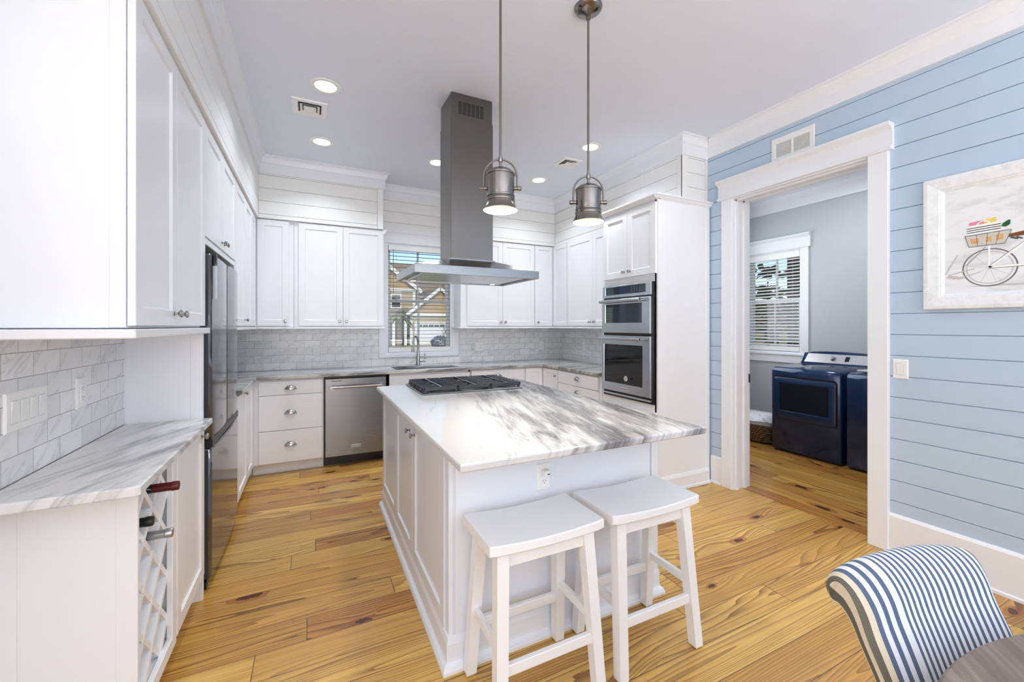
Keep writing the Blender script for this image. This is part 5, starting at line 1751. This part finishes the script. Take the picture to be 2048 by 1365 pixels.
# ------------------------------------------------------------------ outside
mb = MB(); mb.box(-40, 60, 5.4, 90, -.6, -.5); g = struct('ground', mb, 'lawn', smooth=False)
mb = MB(); mb.box(6.0, 60, -40, 5.3, -.6, -.5); struct('ground_side', mb, 'lawn', smooth=False)
mb = MB(); mb.box(8.7, 14.3, 20, 40, -.5, -.49); struct('driveway', mb, 'drive', smooth=False)
GZ = -.5
hs = thing('neighbor_house', 'tan neighbor house with a white garage door across the lawn', 'house', (9, 44, GZ))
mb = MB(); mb.box(-2, 9.2, 41.2, 50, GZ, 5.0); mb.box(9.2, 22, 43.2, 50, GZ, 5.0); mb.box(8.55, 14.25, 40.2, 44, GZ, 2.5); mb.build('walls', 'siding', hs, smooth=False)
mb = MB()  # front gable of the main block, shingled
mb.rings([[(-1.0, 41.1, 5.0), (9.2, 41.1, 5.0), (4.1, 41.1, 8.8)], [(-1.0, 41.25, 5.0), (9.2, 41.25, 5.0), (4.1, 41.25, 8.8)]]); mb.rings([[(8.5, 40.05, 2.55), (14.3, 40.05, 2.55), (11.4, 40.05, 4.9)], [(8.5, 40.2, 2.55), (14.3, 40.2, 2.55), (11.4, 40.2, 4.9)]])
mb.build('gable', 'shake', hs, smooth=False)
mb = MB()
mb.rings([[(-1.6, 40.8, 4.75), (4.1, 40.8, 8.95), (4.1, 40.8, 9.15), (-1.6, 40.8, 4.95)], [(-1.6, 50, 4.75), (4.1, 50, 8.95), (4.1, 50, 9.15), (-1.6, 50, 4.95)]])
mb.rings([[(9.7, 40.8, 4.75), (4.1, 40.8, 8.95), (4.1, 40.8, 9.15), (9.7, 40.8, 4.95)], [(9.7, 50, 4.75), (4.1, 50, 8.95), (4.1, 50, 9.15), (9.7, 50, 4.95)]])
mb.rings([[(6.0, 42.8, 4.9), (24, 42.8, 4.9), (24, 42.8, 5.05), (6.0, 42.8, 5.05)], [(6.0, 47.6, 8.35), (24, 47.6, 8.35), (24, 47.6, 8.5), (6.0, 47.6, 8.5)]])
mb.rings([[(8.1, 39.8, 2.35), (11.4, 39.8, 5.05), (11.4, 39.8, 5.2), (8.1, 39.8, 2.5)], [(8.1, 45, 2.35), (11.4, 45, 5.05), (11.4, 45, 5.2), (8.1, 45, 2.5)]])
mb.rings([[(14.7, 39.8, 2.35), (11.4, 39.8, 5.05), (11.4, 39.8, 5.2), (14.7, 39.8, 2.5)], [(14.7, 45, 2.35), (11.4, 45, 5.05), (11.4, 45, 5.2), (14.7, 45, 2.5)]])
mb.rings([[(2.5, 39.6, 2.3), (8.6, 39.6, 2.3), (8.6, 39.6, 2.45), (2.5, 39.6, 2.45)], [(2.5, 41.2, 3.0), (8.6, 41.2, 3.0), (8.6, 41.2, 3.15), (2.5, 41.2, 3.15)]])
mb.build('roof', 'roof', hs, smooth=False)
mb = MB()
def rake(a, b, y, w): mb.bar((a[0], y, a[1]), (b[0], y, b[1]), .08, w, up=(0, 0, 1))
rake((-1.7, 4.75), (4.1, 9.0), 40.72, .34); rake((9.8, 4.75), (4.1, 9.0), 40.72, .34); rake((8.0, 2.35), (11.4, 5.1), 39.72, .28); rake((14.8, 2.35), (11.4, 5.1), 39.72, .28)
mb.box(5.5, 9.3, 41.0, 41.15, 4.8, 5.05); mb.box(8.3, 14.5, 39.98, 40.15, 2.35, 2.6); mb.box(8.5, 8.75, 40.1, 40.2, GZ, 2.4); mb.box(14.0, 14.25, 40.1, 40.2, GZ, 2.4); mb.box(9.0, 9.25, 41.1, 41.22, 2.8, 4.9)
for x in (6.9, 8.0): mb.box(x - .12, x + .12, 39.7, 39.95, GZ, 2.3)
mb.build('white_trim', 'exttrim', hs, smooth=False)
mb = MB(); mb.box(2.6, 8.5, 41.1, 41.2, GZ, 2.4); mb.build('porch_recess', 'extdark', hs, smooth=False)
mb = MB(); mb.box(8.95, 13.85, 40.1, 40.2, GZ + .02, 1.75)
for k in range(1, 4): mb.box(8.95, 13.85, 40.085, 40.1, GZ + .55 * k, GZ + .565 * k)
gd = mb.build('garage_door', 'garage', hs, smooth=False)
mb = MB()
for k in range(8):
    x = 9.2 + .56 * k
    mb.box(x, x + .22, 40.06, 40.1, 1.28, 1.5); mb.box(x + .25, x + .47, 40.06, 40.1, 1.28, 1.5)
mb.build('garage_window', 'extdark', gd, smooth=False)
for x in (7.35, 4.6):
    mb = MB(); mb.box(x - .5, x + .5, 41.05, 41.18, 3.1, 4.5); w = mb.build('window', 'exttrim', hs, smooth=False)
    mb = MB(); mb.box(x - .4, x + .4, 41.02, 41.06, 3.2, 4.4); mb.build('pane', 'extdark', w, smooth=False)

pt = thing('palm_tree', 'small palm tree standing in front of the neighbor porch', 'tree', (4.15, 22.2, GZ))
mb = MB(); mb.tube([(4.15, 22.2, GZ), (4.13, 22.2, .4), (4.15, 22.2, 1.3), (4.15, 22.2, 1.95)], [.15, .12, .11, .14], 14); mb.build('trunk', 'bark', pt)
mb = MB()
for k in range(34):
    az = random.uniform(0, 2 * PI); el = random.uniform(-.5, 1.1); ln = random.uniform(.65, .95)
    d = Vector((math.cos(az), math.sin(az), 0)); prev = None
    for i in range(6):
        t = i / 5
        p = Vector((4.15, 22.2, 2.0)) + d * ln * t * math.cos(el * .6) + Vector((0, 0, ln * t * math.sin(el) - .45 * t * t))
        wd = Vector((-d.y, d.x, 0)) * (.13 * math.sin(PI * min(t * .9 + .08, 1)))
        cur = (mb.v(p - wd + Vector((0, 0, -.03))), mb.v(p), mb.v(p + wd + Vector((0, 0, -.03))))
        if prev:
            mb.f([prev[0], prev[1], cur[1], cur[0]]); mb.f([prev[1], prev[2], cur[2], cur[1]])
        prev = cur
mb.build('fronds', 'palm', pt)

bt = thing('bare_tree', 'thin leafless tree in front of the garage door', 'tree', (9.4, 31, GZ))
mb = MB()
def branch(p, d, ln, r, dep):
    q = p + d * ln
    mb.cyl(p, q, r, r * .65, 6)
    if dep > 0:
        for _ in range(3):
            branch(p + d * ln * random.uniform(.55, 1.0), (d + Vector((random.uniform(-.7, .7), random.uniform(-.7, .7), random.uniform(-.1, .5)))).normalized(), ln * random.uniform(.55, .75), r * .55, dep - 1)
branch(Vector((9.4, 31, GZ)), Vector((.02, 0, 1)), 1.0, .05, 4)
mb.build('branches', 'twig', bt)

def leafball(name, label, cat, c, r, n, mat, sz, part='foliage', squash=1.0):
    o = thing(name, label, cat, (c[0], c[1], GZ))
    mb = MB()
    for _ in range(n):
        v = Vector((random.gauss(0, 1), random.gauss(0, 1), random.gauss(0, 1))).normalized() * r * random.uniform(.5, 1) ** .5
        p = Vector(c) + Vector((v.x, v.y, v.z * squash))
        a = Vector((random.gauss(0, 1), random.gauss(0, 1), random.gauss(0, 1))).normalized() * sz
        b = a.orthogonal().normalized() * sz * .6
        mb.quad([p - a, p - b, p + a, p + b])
    mb.build(part, mat, o, smooth=False, recalc=False)
    return o
leafball('shrub', 'low blue grey shrub beside the driveway', 'shrub', (10.6, 37, -.15), .9, 700, 'shrub', .10, squash=.75)
# what the laundry window looks out on
def pine(label, x, y, h, r, n, base=.35):
    o = thing('pine_tree', label, 'tree', (x, y, GZ), 'pines beyond the laundry window')
    mb = MB(); mb.cyl((x, y, GZ), (x, y, h), .12, .04, 10); mb.build('trunk', 'bark', o)
    mb = MB()
    for _ in range(n):
        t = random.uniform(base, 1)
        rr_ = r * (1.05 - t * .8) * random.uniform(.3, 1)
        az = random.uniform(0, 2 * PI)
        tier = math.floor(t * 9) / 9 + random.uniform(0, .04)
        p = Vector((x + rr_ * math.cos(az), y + rr_ * math.sin(az), GZ + (h - GZ) * tier))
        a = Vector((math.cos(az), math.sin(az), random.uniform(-.3, .5))).normalized() * .28
        b = Vector((-a.y, a.x, random.uniform(-.2, .2))) * .5
        mb.quad([p - a, p - b, p + a, p + b])
    mb.build('foliage', 'pine', o, smooth=False, recalc=False)
pine('tall loose pine filling the left half of the laundry window', 16.5, 11.1, 6.5, 2.6, 650)
pine('smaller pine low behind the tall one beyond the laundry window', 24, 15.2, 4.0, 2.0, 350, .1)
h2 = thing('distant_house', 'pale house low beyond the laundry window', 'house', (32, 19.5, GZ))
mb = MB(); mb.box(30, 36, 17.0, 22, GZ, 1.8); mb.build('walls', 'siding', h2, smooth=False)
mb = MB(); mb.rings([[(29.6, 16.6, 1.75), (29.6, 22.4, 1.75), (29.6, 19.5, 3.3)], [(36.4, 16.6, 1.75), (36.4, 22.4, 1.75), (36.4, 19.5, 3.3)]]); mb.build('roof', 'roof', h2, smooth=False)
mb = MB(); mb.box(29.95, 30, 18.2, 19.2, .1, 1.2); mb.build('window', 'extdark', h2, smooth=False)
pp = thing('porch_post', 'black porch post just outside the laundry window', 'post', (6.0, 3.37, GZ))
mb = MB(); mb.box(5.9, 6.1, 3.27, 3.475, GZ, 3.0, .01); mb.build('shaft', 'exblack', pp, smooth=False)

# tidy helper property
for o in C.objects:
    if '_o' in o:
        del o['_o']
